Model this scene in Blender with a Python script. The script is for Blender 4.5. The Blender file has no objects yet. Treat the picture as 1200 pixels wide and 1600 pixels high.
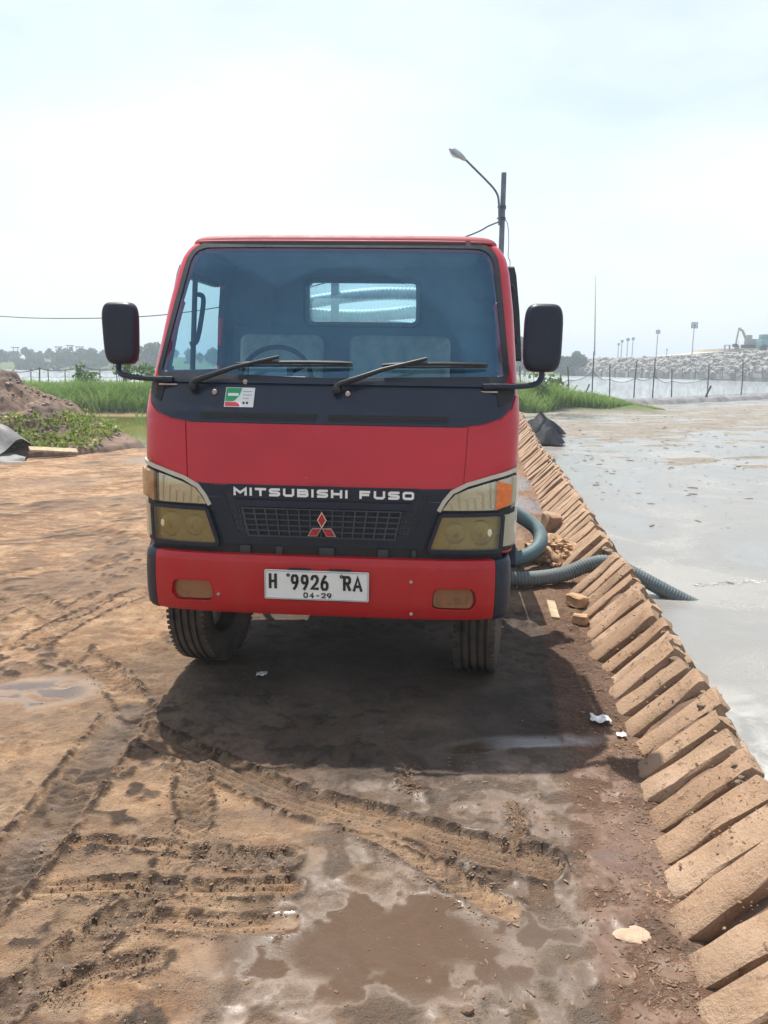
import bpy, bmesh, math, random
import numpy as np
from mathutils import Vector, Matrix
from math import sin, cos, pi, radians
random.seed(7); RNG = np.random.default_rng(11)
SC = bpy.context.scene; COL = SC.collection

# ------------------------------------------------------------------ camera
CAM_H = 1.60; PITCH = radians(10.97); ROLL = radians(0.5); FPX = 1202.0
cd = bpy.data.cameras.new('camera'); cam = bpy.data.objects.new('camera', cd); COL.objects.link(cam)
cd.sensor_fit = 'VERTICAL'; cd.sensor_height = 24.0; cd.lens = 24.0*FPX/1600.0; cd.clip_end = 3000; cd.clip_start = .05
cam.matrix_world = Matrix.Translation((0, 0, CAM_H)) @ Matrix.Rotation(pi/2-PITCH, 4, 'X') @ Matrix.Rotation(ROLL, 4, 'Z')
SC.camera = cam
# ------------------------------------------------------------------ light
SUN_TRAVEL = Vector((.17, -.48, -1.0)).normalized()
SUN_EL = math.asin(-SUN_TRAVEL.z); SUN_AZ = math.atan2(-SUN_TRAVEL.x, -SUN_TRAVEL.y)   # clockwise from +Y
world = bpy.data.worlds.new('World'); SC.world = world; world.use_nodes = True
wn = world.node_tree; wn.nodes.clear()
def wnode(t, **k):
    n = wn.nodes.new(t)
    for a, b in k.items(): setattr(n, a, b)
    return n
sky = wnode('ShaderNodeTexSky', sky_type='NISHITA', sun_disc=False, sun_elevation=SUN_EL, sun_rotation=SUN_AZ,
            air_density=1.2, dust_density=1.3, ozone_density=1.6, altitude=0)
tc = wnode('ShaderNodeTexCoord'); mp = wnode('ShaderNodeMapping'); mp.inputs['Scale'].default_value = (1.2, 1.2, 3.2)
nz = wnode('ShaderNodeTexNoise'); nz.inputs['Scale'].default_value = 1.5; nz.inputs['Detail'].default_value = 7; nz.inputs['Roughness'].default_value = .52
rp = wnode('ShaderNodeMapRange'); rp.inputs[1].default_value = .40; rp.inputs[2].default_value = .72; rp.inputs[3].default_value = .28; rp.inputs[4].default_value = .74
mx = wnode('ShaderNodeMix', data_type='RGBA'); mx.inputs[7].default_value = (8.6, 9.0, 9.4, 1)
bg = wnode('ShaderNodeBackground'); bg.inputs['Strength'].default_value = .10
wo = wnode('ShaderNodeOutputWorld')
L = wn.links.new
L(tc.outputs['Generated'], mp.inputs[0]); L(mp.outputs[0], nz.inputs[0]); L(nz.outputs[0], rp.inputs[0]); L(rp.outputs[0], mx.inputs[0])
L(sky.outputs[0], mx.inputs[6]); L(mx.outputs[2], bg.inputs[0]); L(bg.outputs[0], wo.inputs[0])
sd = bpy.data.lights.new('sun', 'SUN'); sun = bpy.data.objects.new('sun', sd); COL.objects.link(sun)
sd.energy = 5.0; sd.angle = radians(.6); sd.color = (1, .95, .87)
sun.rotation_euler = SUN_TRAVEL.to_track_quat('-Z', 'Y').to_euler(); sun.location = (-3, 8, 16)
SC.view_settings.view_transform = 'Standard'; SC.view_settings.look = 'None'; SC.view_settings.gamma = 1.0
SC.view_settings.exposure = 0.58; SC.view_settings.use_curve_mapping = False
SC.cycles.max_bounces = 8; SC.cycles.transparent_max_bounces = 12; SC.cycles.sample_clamp_indirect = 6
SC.cycles.use_denoising = True

# ------------------------------------------------------------------ picture geometry -> world points
def ray(px, py):
    x = (px-600)/FPX; y = -(py-800)/FPX; c, s = cos(ROLL), sin(ROLL); x, y = c*x-s*y, s*x+c*y
    return Vector((x, cos(PITCH)+sin(PITCH)*y, -sin(PITCH)+cos(PITCH)*y))
def gnd(px, py, z=0.): d = ray(px, py); t = (z-CAM_H)/d.z; return Vector((0, 0, CAM_H))+d*t
def at(px, py, Y): d = ray(px, py); return Vector((0, 0, CAM_H))+d*(Y/d.y)

# ------------------------------------------------------------------ numpy noise
def _hash(ix, iy, s):
    n = (ix.astype(np.int64)*374761393 + iy.astype(np.int64)*668265263 + s*144269) & 0x7fffffff
    n = ((n ^ (n >> 13))*1274126177) & 0x7fffffff
    return ((n ^ (n >> 16)) & 0xffff)/65535.0
def vnoise(x, y, s=0):
    ix = np.floor(x); iy = np.floor(y); fx = x-ix; fy = y-iy
    fx = fx*fx*fx*(fx*(fx*6-15)+10); fy = fy*fy*fy*(fy*(fy*6-15)+10)
    a = _hash(ix, iy, s); b = _hash(ix+1, iy, s); c = _hash(ix, iy+1, s); d = _hash(ix+1, iy+1, s)
    return (a*(1-fx)+b*fx)*(1-fy)+(c*(1-fx)+d*fx)*fy
def fbm(x, y, oct=4, s=0, g=.5):
    r = 0; a = 1; t = 0; f = 1
    for i in range(oct):
        r = r+a*vnoise(x*f+i*17.3, y*f-i*9.1, s+i); t += a; a *= g; f *= 2.03
    return r/t
def sstep(a, b, x): t = np.clip((x-a)/(b-a), 0, 1); return t*t*(3-2*t)

# ------------------------------------------------------------------ materials
MATS = {}
def nmat(name):
    m = bpy.data.materials.new(name); m.use_nodes = True; nt = m.node_tree
    MATS[name] = m; return m, nt, nt.nodes['Principled BSDF'], nt.nodes['Material Output']
def node(nt, t, **k):
    n = nt.nodes.new(t)
    for a, b in k.items():
        if a.startswith('i_'): n.inputs[int(a[2:])].default_value = b
        else: setattr(n, a, b)
    return n
def noise(nt, scale, detail=4, rough=.55, vec=None, dist=0):
    n = node(nt, 'ShaderNodeTexNoise'); n.inputs['Scale'].default_value = scale; n.inputs['Detail'].default_value = detail
    n.inputs['Roughness'].default_value = rough; n.inputs['Distortion'].default_value = dist
    if vec: nt.links.new(vec, n.inputs['Vector'])
    return n
def rng(nt, src, a, b, c=0., d=1.):
    n = node(nt, 'ShaderNodeMapRange', i_1=a, i_2=b, i_3=c, i_4=d); nt.links.new(src, n.inputs[0]); return n.outputs[0]
def mix(nt, fac, a, b, blend='MIX'):
    n = node(nt, 'ShaderNodeMix', data_type='RGBA', blend_type=blend)
    for v, i in ((fac, 0), (a, 6), (b, 7)):
        if isinstance(v, bpy.types.NodeSocket): nt.links.new(v, n.inputs[i])
        elif isinstance(v, (int, float)): n.inputs[i].default_value = v
        else: n.inputs[i].default_value = (*v[:3], 1)
    return n.outputs[2]
def fmath(nt, op, a, b=0.):
    n = node(nt, 'ShaderNodeMath', operation=op)
    for v, i in ((a, 0), (b, 1)):
        if isinstance(v, bpy.types.NodeSocket): nt.links.new(v, n.inputs[i])
        else: n.inputs[i].default_value = v
    return n.outputs[0]
def objco(nt, which='Object'): return node(nt, 'ShaderNodeTexCoord').outputs[which]
def bump(nt, h, strength, dist, bsdf, prev=None):
    b = node(nt, 'ShaderNodeBump'); b.inputs['Strength'].default_value = strength; b.inputs['Distance'].default_value = dist
    nt.links.new(h, b.inputs['Height'])
    if prev: nt.links.new(prev, b.inputs['Normal'])
    nt.links.new(b.outputs[0], bsdf.inputs['Normal']); return b.outputs[0]
def M(name, col, rough=.5, metal=0., var=.2, scale=6., bmp=0., bscale=60., col2=None, spec=.5, rvar=.1, coat=0.):
    m, nt, b, o = nmat(name); v = objco(nt); n = noise(nt, scale, 6, .6, v)
    c2 = col2 or tuple(min(1, c*(1+var)) for c in col); c1 = tuple(c*(1-var) for c in col)
    nt.links.new(mix(nt, rng(nt, n.outputs[0], .3, .7), c1, c2), b.inputs['Base Color'])
    nt.links.new(rng(nt, n.outputs[0], .3, .7, max(.02, rough-rvar), min(1, rough+rvar)), b.inputs['Roughness'])
    b.inputs['Metallic'].default_value = metal; b.inputs['Specular IOR Level'].default_value = spec
    if coat: b.inputs['Coat Weight'].default_value = coat; b.inputs['Coat Roughness'].default_value = .12
    if bmp: bump(nt, noise(nt, bscale, 5, .6, v).outputs[0], bmp, .01, b)
    return m
def dusty(name, col, dust, rough, amt=.5, coat=0., scr=True, zlo=.4, zhi=1.2):
    """weathered paint or plastic: dust film, streaks and pale scuffs (object space)"""
    m, nt, b, o = nmat(name); v = objco(nt)
    mp_ = node(nt, 'ShaderNodeMapping'); mp_.inputs['Scale'].default_value = (9, 9, 1.6); nt.links.new(v, mp_.inputs[0])
    big = noise(nt, 2.2, 6, .6, v); strk = noise(nt, 1.6, 5, .65, mp_.outputs[0]); fine = noise(nt, 55, 4, .7, v)
    sep = node(nt, 'ShaderNodeSeparateXYZ'); nt.links.new(v, sep.inputs[0])
    low = rng(nt, sep.outputs[2], zlo, zhi, .55, 0.)
    d = fmath(nt, 'MULTIPLY', rng(nt, big.outputs[0], .32, .75), rng(nt, strk.outputs[0], .25, .8))
    d = fmath(nt, 'ADD', d, fmath(nt, 'MULTIPLY', low, rng(nt, fine.outputs[0], .35, .75)))
    dm = node(nt, 'ShaderNodeMath', operation='MULTIPLY', use_clamp=True, i_1=amt); nt.links.new(d, dm.inputs[0]); d = dm
    c = mix(nt, rng(nt, big.outputs[0], .3, .7), tuple(x*.88 for x in col), tuple(min(1, x*1.12) for x in col))
    c = mix(nt, d.outputs[0], c, dust)
    if scr:
        mp2 = node(nt, 'ShaderNodeMapping'); mp2.inputs['Scale'].default_value = (3, 3, 14); nt.links.new(v, mp2.inputs[0])
        s = noise(nt, 9, 3, .6, mp2.outputs[0]); c = mix(nt, rng(nt, s.outputs[0], .735, .76, 0, .55), c, (.6, .5, .46))
    nt.links.new(c, b.inputs['Base Color'])
    nt.links.new(rng(nt, d.outputs[0], 0, .6, rough, min(1, rough+.35)), b.inputs['Roughness'])
    b.inputs['Specular IOR Level'].default_value = .34
    if coat: b.inputs['Coat Weight'].default_value = coat; b.inputs['Coat Roughness'].default_value = .07
    bump(nt, fine.outputs[0], .05, .004, b)
    return m

M_red = dusty('red_paint', (.50, .006, .020), (.30, .07, .06), .33, .20, .34)
M_redfade = dusty('faded_red_paint', (.32, .05, .06), (.42, .24, .23), .55, .5, .0)
M_bump = dusty('bumper_paint', (.44, .005, .010), (.20, .08, .05), .40, .40, .30, True, .36, .58)
M_blk = dusty('black_plastic', (.009, .014, .029), (.09, .10, .12), .40, .13, .0, False)
M_cowl = dusty('black_cowl', (.009, .015, .031), (.08, .10, .13), .34, .11, .2, False)
M_dark = M('underbody_black', (.014, .013, .013), .75, 0, .4, 7)
M_rub = M('black_rubber', (.014, .014, .016), .6, 0, .3, 20)
M_seal = M('window_seal', (.010, .011, .014), .45, 0, .3, 20)
M_tyre = M('tyre_rubber', (.024, .022, .022), .85, 0, .4, 7, .3, 120, col2=(.13, .095, .068))
M_rim = M('wheel_steel', (.30, .27, .23), .6, .4, .4, 15)
M_white = M('white_lettering', (.78, .78, .76), .35, 0, .06, 30)
M_plate = M('plate_white', (.74, .76, .72), .42, 0, .05, 14)
M_ink = M('plate_black_ink', (.012, .012, .012), .5, 0, .1, 30)
M_trim = dusty('pale_trim', (.55, .52, .43), (.40, .33, .22), .45, .6, 0, False)
M_chrome = M('chrome', (.75, .75, .73), .12, 1., .05, 10)
M_bolt = M('worn_bolt', (.45, .36, .33), .5, .6, .3, 40)
M_refl = M('lamp_reflector', (.68, .64, .50), .25, .5, .12, 9)
M_redlogo = M('emblem_red', (.34, .012, .02), .35, 0, .2, 40)
M_green = M('sticker_green', (.02, .30, .12), .5, 0, .1, 40); M_sred = M('sticker_red', (.5, .03, .05), .5, 0, .1, 40)
M_dash = M('dash_plastic', (.06, .10, .13), .7, 0, .3, 8); M_trimin = M('cabin_trim', (.10, .16, .20), .8, 0, .25, 5)
M_seat = M('seat_cloth', (.40, .38, .33), .9, 0, .25, 12, .3, 160); M_paper = M('paper', (.7, .72, .7), .8, 0, .06, 20)
M_hose = dusty('hose_grey', (.085, .12, .13), (.28, .26, .23), .5, .5, 0, False)
M_hose2 = dusty('hose_blue', (.07, .14, .16), (.34, .34, .30), .5, .4, 0, False)
M_hosel = M('hose_pale', (.80, .84, .82), .5, 0, .2, 12)
M_pole = M('pole_paint', (.10, .115, .15), .5, .3, .3, 6); M_lamp = M('lamp_shell', (.35, .40, .45), .4, .2, .2, 6)
M_wire = M('wire_black', (.03, .03, .032), .6); M_post = M('bamboo_post', (.10, .085, .07), .9, 0, .4, 9)
M_rope = M('net_rope', (.16, .16, .155), .9); M_solar = M('solar_panel', (.06, .11, .20), .3, 0, .2, 4)
M_steelp = M('galvanised', (.34, .36, .38), .5, .4, .2, 6); M_black = M('black_sheet', (.007, .008, .013), .7, 0, .4, 9, .6, 14, spec=.15)
M_tarp = M('grey_tarp', (.13, .13, .125), .6, 0, .4, 5, .5, 18); M_wood = M('old_wood', (.40, .30, .19), .9, 0, .35, 14)
M_bark = M('bark', (.10, .08, .06), .9, 0, .3, 12); M_mach = M('machine_grey', (.30, .28, .25), .6); M_teal = M('machine_teal', (.10, .24, .25), .5)
M_bund = M('bund_liner', (.20, .19, .19), .8, 0, .5, 1.6, .5, 6); M_sand = M('sand_bank', (.48, .42, .32), .95, 0, .25, .25, .4, 2)
M_clod = M('clod', (.40, .25, .14), .95, 0, .35, 9, .8, 40); M_litter = M('litter', (.10, .06, .042), .9, 0, .6, 6, col2=(.30, .19, .12))
M_foam = M('white_scrap', (.7, .7, .68), .6, 0, .15, 20)

def glass(name, tint, glossfac, rough=.015, dirt=.05, dirtcol=(.5, .52, .5), gcol=(1, 1, 1)):
    m, nt, b, o = nmat(name); nt.nodes.remove(b)
    tr = node(nt, 'ShaderNodeBsdfTransparent', i_0=(*tint, 1)); gl = node(nt, 'ShaderNodeBsdfGlossy'); gl.inputs['Roughness'].default_value = rough
    df = node(nt, 'ShaderNodeBsdfTranslucent' if name == 'rear_glass' else 'ShaderNodeBsdfDiffuse', i_0=(*dirtcol, 1)); v = objco(nt)
    n = noise(nt, 2.4, 7, .62, v); ge = node(nt, 'ShaderNodeNewGeometry'); dt = node(nt, 'ShaderNodeVectorMath', operation='DOT_PRODUCT'); nt.links.new(ge.outputs['Incoming'], dt.inputs[0]); nt.links.new(ge.outputs['Normal'], dt.inputs[1])
    sch = fmath(nt, 'POWER', fmath(nt, 'SUBTRACT', 1.0, fmath(nt, 'ABSOLUTE', dt.outputs['Value'])), 5.0); gl.inputs['Color'].default_value = (*gcol, 1)
    m1 = node(nt, 'ShaderNodeMixShader'); m2 = node(nt, 'ShaderNodeMixShader')
    df_ = rng(nt, n.outputs[0], .35, .8, dirt*.3, dirt*1.6)
    if name == 'windscreen_glass':
        sw = None
        for px_, pz_ in ((-.625, 1.478), (.05, 1.474)):
            fl = node(nt, 'ShaderNodeMapping'); fl.inputs['Scale'].default_value = (1, 0, 1); fl.inputs['Location'].default_value = (-px_, 0, -pz_); nt.links.new(v, fl.inputs[0]); ln_ = node(nt, 'ShaderNodeVectorMath', operation='LENGTH'); nt.links.new(fl.outputs[0], ln_.inputs[0])
            q_ = rng(nt, fmath(nt, 'ADD', ln_.outputs['Value'], fmath(nt, 'MULTIPLY', n.outputs[0], .05)), .60, .63, 0., 1.); sw = q_ if sw is None else fmath(nt, 'MINIMUM', sw, q_)
        df_ = fmath(nt, 'ADD', df_, fmath(nt, 'MULTIPLY', sw, rng(nt, noise(nt, 7, 6, .7, v).outputs[0], .3, .7, .02, .09)))
    nt.links.new(df_, m1.inputs[0]); nt.links.new(tr.outputs[0], m1.inputs[1]); nt.links.new(df.outputs[0], m1.inputs[2])
    nt.links.new(rng(nt, sch, 0, 1, glossfac, 1.), m2.inputs[0]); nt.links.new(m1.outputs[0], m2.inputs[1]); nt.links.new(gl.outputs[0], m2.inputs[2])
    nt.links.new(m2.outputs[0], o.inputs[0]); return m
M_ws = glass('windscreen_glass', (.58, .83, .93), .10, .02, .035, (.16, .40, .62), (.40, .70, 1.))
M_win = glass('side_glass', (.88, .95, .95), .05, .01, .02); M_rwin = glass('rear_glass', (.86, .95, .95), .05, .01, .32, (.62, .80, .80))
M_lensc = glass('lens_clear', (.90, .88, .78), .10, .05, .20, (.42, .40, .30)); M_lensy = glass('lens_hazed', (.62, .56, .34), .05, .12, .42, (.30, .25, .12))
M_amber = M('amber_lens', (.42, .22, .09), .22, 0, .3, 14, col2=(.52, .33, .17)); M_fog = M('fog_lens', (.26, .12, .055), .3, 0, .2, 22)
M_ambb = M('amber_bright', (.75, .17, .02), .25, 0, .3, 18)
M_glass_mirror = M('mirror_glass', (.8, .82, .84), .04, 1., .02)

def net_mat():
    m, nt, b, o = nmat('net_mesh'); tr = node(nt, 'ShaderNodeBsdfTransparent'); ms = node(nt, 'ShaderNodeMixShader'); v = objco(nt)
    n = noise(nt, 3, 5, .6, v); b.inputs['Base Color'].default_value = (.22, .26, .27, 1); b.inputs['Roughness'].default_value = 1
    nt.links.new(rng(nt, n.outputs[0], .3, .7, .16, .5), ms.inputs[0]); nt.links.new(tr.outputs[0], ms.inputs[1]); nt.links.new(b.outputs[0], ms.inputs[2]); nt.links.new(ms.outputs[0], o.inputs[0])
    return m
M_net = net_mat()
def leaf_mat(name, c1, c2, c3):
    m, nt, b, o = nmat(name); a = node(nt, 'ShaderNodeAttribute', attribute_name='tone')
    c = mix(nt, a.outputs['Fac'], c1, c2); v = objco(nt, 'Object'); n = noise(nt, .7, 4, .6, v)
    c = mix(nt, rng(nt, n.outputs[0], .45, .75, 0, .7), c, c3)
    b.inputs['Roughness'].default_value = .6; nt.links.new(c, b.inputs['Base Color'])
    tl = node(nt, 'ShaderNodeBsdfTranslucent'); ms = node(nt, 'ShaderNodeMixShader', i_0=.35); nt.links.new(c, tl.inputs[0])
    nt.links.new(b.outputs[0], ms.inputs[1]); nt.links.new(tl.outputs[0], ms.inputs[2]); nt.links.new(ms.outputs[0], o.inputs[0]); return m
M_grass = leaf_mat('grass_blades', (.10, .19, .035), (.28, .42, .09), (.34, .40, .13))
M_leaf = leaf_mat('bush_leaves', (.04, .10, .018), (.13, .24, .035), (.16, .24, .05))
M_treeleaf = leaf_mat('tree_leaves', (.022, .062, .022), (.065, .13, .045), (.09, .14, .06))
M_cover = leaf_mat('creeper_leaves', (.12, .19, .03), (.34, .40, .08), (.32, .27, .12))

# ------------------------------------------------------------------ mesh helpers
def tag(o, label=None, cat=None, group=None, kind=None):
    if label: o['label'] = label
    if cat: o['category'] = cat
    if group: o['group'] = group
    if kind: o['kind'] = kind
    return o
def empty(name, loc=(0, 0, 0), rot=(0, 0, 0)):
    o = bpy.data.objects.new(name, None); COL.objects.link(o); o.location = loc; o.rotation_euler = rot; o.empty_display_size = .2; return o
def link(name, me, mat=None, parent=None):
    o = bpy.data.objects.new(name, me); COL.objects.link(o)
    if mat and not me.materials: me.materials.append(mat)
    if parent: o.parent = parent
    return o
def finish(me, smooth=35):
    if smooth:
        me.polygons.foreach_set('use_smooth', [True]*len(me.polygons))
        if smooth < 180: me.set_sharp_from_angle(angle=radians(smooth))
    me.update()
class MB:
    def __init__(s): s.v = []; s.f = []
    def add(s, vs, fs):
        o = len(s.v); s.v += [tuple(x) for x in vs]; s.f += [tuple(i+o for i in f) for f in fs]; return s
    def bm(s, b, mtx=None):
        b.verts.ensure_lookup_table(); vs = [(mtx @ v.co if mtx else v.co.copy()) for v in b.verts]
        s.add(vs, [[v.index for v in f.verts] for f in b.faces]); b.free(); return s
    def box(s, c, size, bev=0., seg=2, rot=None):
        b = bmesh.new(); bmesh.ops.create_cube(b, size=1.)
        for v in b.verts: v.co = Vector((v.co.x*size[0], v.co.y*size[1], v.co.z*size[2]))
        if bev: bmesh.ops.bevel(b, geom=b.edges[:], offset=bev, segments=seg, profile=.5, affect='EDGES')
        b.verts.index_update(); m = Matrix.Translation(c)
        if rot is not None: m = m @ rot.to_4x4()
        return s.bm(b, m)
    def tube(s, path, r, n=10, cap=True, closed=False):
        P = [Vector(p) for p in path]; k = len(P); R = r if hasattr(r, '__len__') else [r]*k; base = len(s.v); up = None
        for i in range(k):
            t = (P[min(i+1, k-1)]-P[max(i-1, 0)])
            if t.length < 1e-9: t = Vector((0, 0, 1))
            t.normalize()
            if up is None: up = t.orthogonal().normalized()
            up = (up-t*up.dot(t)).normalized(); w = t.cross(up)
            for j in range(n):
                a = 2*pi*j/n; s.v.append(tuple(P[i]+(up*cos(a)+w*sin(a))*R[i]))
        for i in range(k-1):
            for j in range(n):
                a = base+i*n+j; b = base+i*n+(j+1) % n; s.f.append((a, b, b+n, a+n))
        if cap: s.f.append(tuple(base+j for j in reversed(range(n)))); s.f.append(tuple(base+(k-1)*n+j for j in range(n)))
        return s
    def lathe(s, prof, n=32, axis='x', c=(0, 0, 0), close=False):
        base = len(s.v); m = len(prof)
        for (r, h) in prof:
            for j in range(n):
                a = 2*pi*j/n; p = {'x': (h, r*cos(a), r*sin(a)), 'z': (r*cos(a), r*sin(a), h), 'y': (r*cos(a), h, r*sin(a))}[axis]
                s.v.append((p[0]+c[0], p[1]+c[1], p[2]+c[2]))
        for i in range(m-1+(1 if close else 0)):
            i2 = (i+1) % m
            for j in range(n):
                j2 = (j+1) % n; s.f.append((base+i*n+j, base+i*n+j2, base+i2*n+j2, base+i2*n+j))
        return s
    def build(s, name, mat=None, parent=None, smooth=35, fix=True):
        me = bpy.data.meshes.new(name); me.from_pydata(s.v, [], s.f)
        if fix:
            b = bmesh.new(); b.from_mesh(me); bmesh.ops.recalc_face_normals(b, faces=b.faces); b.to_mesh(me); b.free()
        finish(me, smooth); return link(name, me, mat, parent)
def spline(pts, n=12):
    P = [Vector(p) for p in pts]; out = []
    for i in range(len(P)-1):
        p0 = P[max(i-1, 0)]; p1 = P[i]; p2 = P[i+1]; p3 = P[min(i+2, len(P)-1)]
        for k in range(n):
            t = k/n; out.append(.5*((2*p1)+(p2-p0)*t+(2*p0-5*p1+4*p2-p3)*t*t+(3*p1-p0-3*p2+p3)*t*t*t))
    out.append(P[-1]); return out
def roundpoly(pts, rad, seg=5):
    out = []; k = len(pts); rad = rad if hasattr(rad, '__len__') else [rad]*k
    for i in range(k):
        p = Vector(pts[i]); a = Vector(pts[i-1])-p; b = Vector(pts[(i+1) % k])-p; r = rad[i]
        if r <= 0: out.append((p.x, p.y)); continue
        la, lb = a.length, b.length; a.normalize(); b.normalize(); h = math.acos(max(-1, min(1, a.dot(b))))/2
        d = min(r/math.tan(h), la*.48, lb*.48); A = p+a*d; B = p+b*d
        for j in range(seg+1):
            t = j/seg; q = A*(1-t)**2+p*(2*t*(1-t))+B*t*t; out.append((q.x, q.y))
    return out
def boolean(o, cutter, op='DIFFERENCE'):
    md = o.modifiers.new('b', 'BOOLEAN'); md.object = cutter; md.operation = op; md.solver = 'EXACT'
    dg = bpy.context.evaluated_depsgraph_get(); me = bpy.data.meshes.new_from_object(o.evaluated_get(dg)); o.modifiers.clear(); o.data = me
    finish(me, 35); bpy.data.objects.remove(cutter)

# ================================================================== GROUND
TOE = [(.62, .2), (.80, 1.3), (.85, 1.63), (.91, 2.16), (.96, 2.46), (1.06, 3.02), (1.19, 3.94), (1.33, 4.94), (1.43, 5.73), (1.77, 8.34), (2.31, 12.89), (2.80, 16.4), (3.35, 20.5), (3.95, 25), (4.6, 30)]
TX = np.array([a for a, b in TOE]); TY = np.array([b for a, b in TOE])
def toe(Y): return np.interp(Y, TY, TX)
def polyd(X, Y, pts):
    """distance, arc length and signed side to a polyline"""
    D = np.full(X.shape, 1e9); Sg = np.zeros(X.shape); A = np.zeros(X.shape); acc = 0
    for (ax, ay), (bx, by) in zip(pts[:-1], pts[1:]):
        dx, dy = bx-ax, by-ay; l2 = dx*dx+dy*dy; l = math.sqrt(l2); t = np.clip(((X-ax)*dx+(Y-ay)*dy)/l2, 0, 1)
        d = np.hypot(X-ax-t*dx, Y-ay-t*dy); s = ((X-ax)*dy-(Y-ay)*dx)/l; m = d < D
        D = np.where(m, d, D); Sg = np.where(m, s, Sg); A = np.where(m, acc+t*l, A); acc += l
    return D, A, Sg
def curve2(pts): return [(p.x, p.y) for p in spline([(a, b, 0) for a, b in pts], 6)]
def gl(*pp): return curve2([tuple(gnd(*p))[:2] for p in pp])
TRACKS = [  # polyline, half width, depth, ridge, tread (0 ribs along, 1 lugs across), greyness
    (gl((200, 1130), (270, 1165), (345, 1198), (433, 1238), (525, 1266), (607, 1285), (711, 1320), (840, 1350)), .075, .016, .028, 0, .45),
    (gl((205, 1105), (170, 1155), (125, 1215), (75, 1285), (20, 1350), (-60, 1430)), .100, .014, .026, 1, .95),
    (gl((250, 1385), (220, 1410), (165, 1450), (110, 1490), (50, 1540), (-40, 1610)), .060, .014, .022, 1, .75),
    (gl((60, 1318), (170, 1316), (290, 1322)), .030, .010, .016, 0, .4),
    (gl((75, 1390), (200, 1386), (330, 1390), (450, 1386)), .040, .010, .020, 0, .25),
    (gl((130, 1442), (250, 1440), (350, 1446), (450, 1440)), .038, .010, .018, 0, .25),
    (gl((320, 1160), (300, 1220), (305, 1290), (270, 1350)), .055, .007, .010, 1, .5),
    (gl((560, 1290), (640, 1330), (720, 1380), (790, 1420)), .05, .005, .010, 1, .35),
    (gl((310, 1330), (380, 1345), (450, 1340)), .045, .008, .012, 1, .8),
    (gl((70, 1560), (150, 1520), (250, 1500)), .03, .006, .012, 0, .5),
    (gl((120, 1020), (180, 1060), (215, 1110)), .07, .008, .010, 1, .35),
    (gl((-40, 985), (30, 935), (95, 960), (150, 935)), .09, .007, .010, 1, .35),
    (gl((-60, 925), (60, 890), (160, 880)), .09, .006, .010, 0, .2),
    (gl((40, 1010), (130, 960), (225, 925)), .09, .006, .008, 1, .2),
    (gl((-20, 790), (90, 800), (220, 790)), .12, .008, .012, 1, .3),
    (gl((-20, 850), (120, 830), (230, 840)), .10, .008, .012, 1, .25),
    (gl((640, 1195), (625, 1225), (660, 1235)), .02, .002, .016, 0, .5),
    (gl((800, 1250), (812, 1290), (800, 1325)), .018, .002, .014, 0, .5),
]
def axis(dense, step, lo, hi, g):
    a, b = dense; c = list(np.arange(a, b, step)); d = step; x = c[-1]
    while x < hi: d *= g; x += d; c.append(x)
    d = step; x = a; l = []
    while x > lo: d *= g; x -= d; l.append(x)
    return np.array(l[::-1]+c)
gx = axis((-2.1, 1.4), .009, -900, 900, 1.09); gy = axis((1.4, 3.9), .009, -200, 1500, 1.02)
X, Y = np.meshgrid(gx, gy)
WX = X+.25*(fbm(X*1.3, Y*1.3, 4, 40)-.5); WY = Y+.25*(fbm(X*1.3, Y*1.3, 4, 50)-.5)     # warped coordinates for natural outlines
def ell(cx, cy, rx, ry, soft=.35, ang=0.):
    c, s = cos(ang), sin(ang); u = (WX-cx)*c+(WY-cy)*s; v = -(WX-cx)*s+(WY-cy)*c
    return 1-sstep(1-soft, 1+soft, np.hypot(u/rx, v/ry))
near = 1-sstep(8, 30, np.hypot(X, Y))
fine = fbm(X*26, Y*26, 3, 3)-.5; med = fbm(X*6, Y*6, 4, 5)-.5; big = fbm(X*.7, Y*.7, 4, 9)-.5
# ---- surface state and painted truck shade
smooth_wet = np.clip(ell(.28, 1.88, .80, .46, .45)+ell(.45, 2.55, .78, .46, .45)+ell(.0, 1.45, .55, .35, .4), 0, 1)
smooth_wet *= 1-.0*X
puddle = np.maximum.reduce([np.clip(1.25*np.exp(-(((X+.09*(fbm(X*5, Y*5, 4, 41)-.5)-.03)/.42)**2+((Y+.07*(fbm(X*6, Y*6, 4, 42)-.5)-1.90-.02*np.sin(X*5))/.165)**2)**1.25), 0, 1), ell(-1.80, 3.5, .42, .20, .45, .3)*(.30+.62*sstep(.36, .58, fbm(X*5, Y*11, 4, 43))), ell(.62, 3.05, .40, .06, .5), .8*ell(.9, 2.3, .12, .2, .5), .9*ell(1.62, 8.8, .25, .6), .9*ell(1.75, 10.5, .3, .8), .6*ell(-2.5, 12.6, 2.0, .8)])
mud_and_shade = ell(.0, 4.0, 1.15, 1.25, .2)  # damp mud around the truck, also the area of its painted shade
mud = np.clip(.95*smooth_wet+puddle+.8*mud_and_shade+.55*ell(1.1, 6, .5, 4, .4), 0, 1)
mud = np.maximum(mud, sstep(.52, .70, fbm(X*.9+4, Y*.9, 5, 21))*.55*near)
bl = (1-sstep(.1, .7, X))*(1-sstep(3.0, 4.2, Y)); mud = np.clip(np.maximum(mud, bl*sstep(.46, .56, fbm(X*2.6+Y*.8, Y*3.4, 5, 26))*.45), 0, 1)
wet = np.clip(puddle+.62*smooth_wet*sstep(.42, .66, fbm(X*14, Y*14, 4, 33))+.30*mud_and_shade*sstep(.45, .65, fbm(X*3, Y*3, 4, 34)), 0, 1)
dark_mud_shade = np.clip(.75*ell(.78, 3.35, .38, .30, .4)+.72*mud_and_shade, 0, 1)  # black mud at front right, plus truck shade painted into the ground
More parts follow.
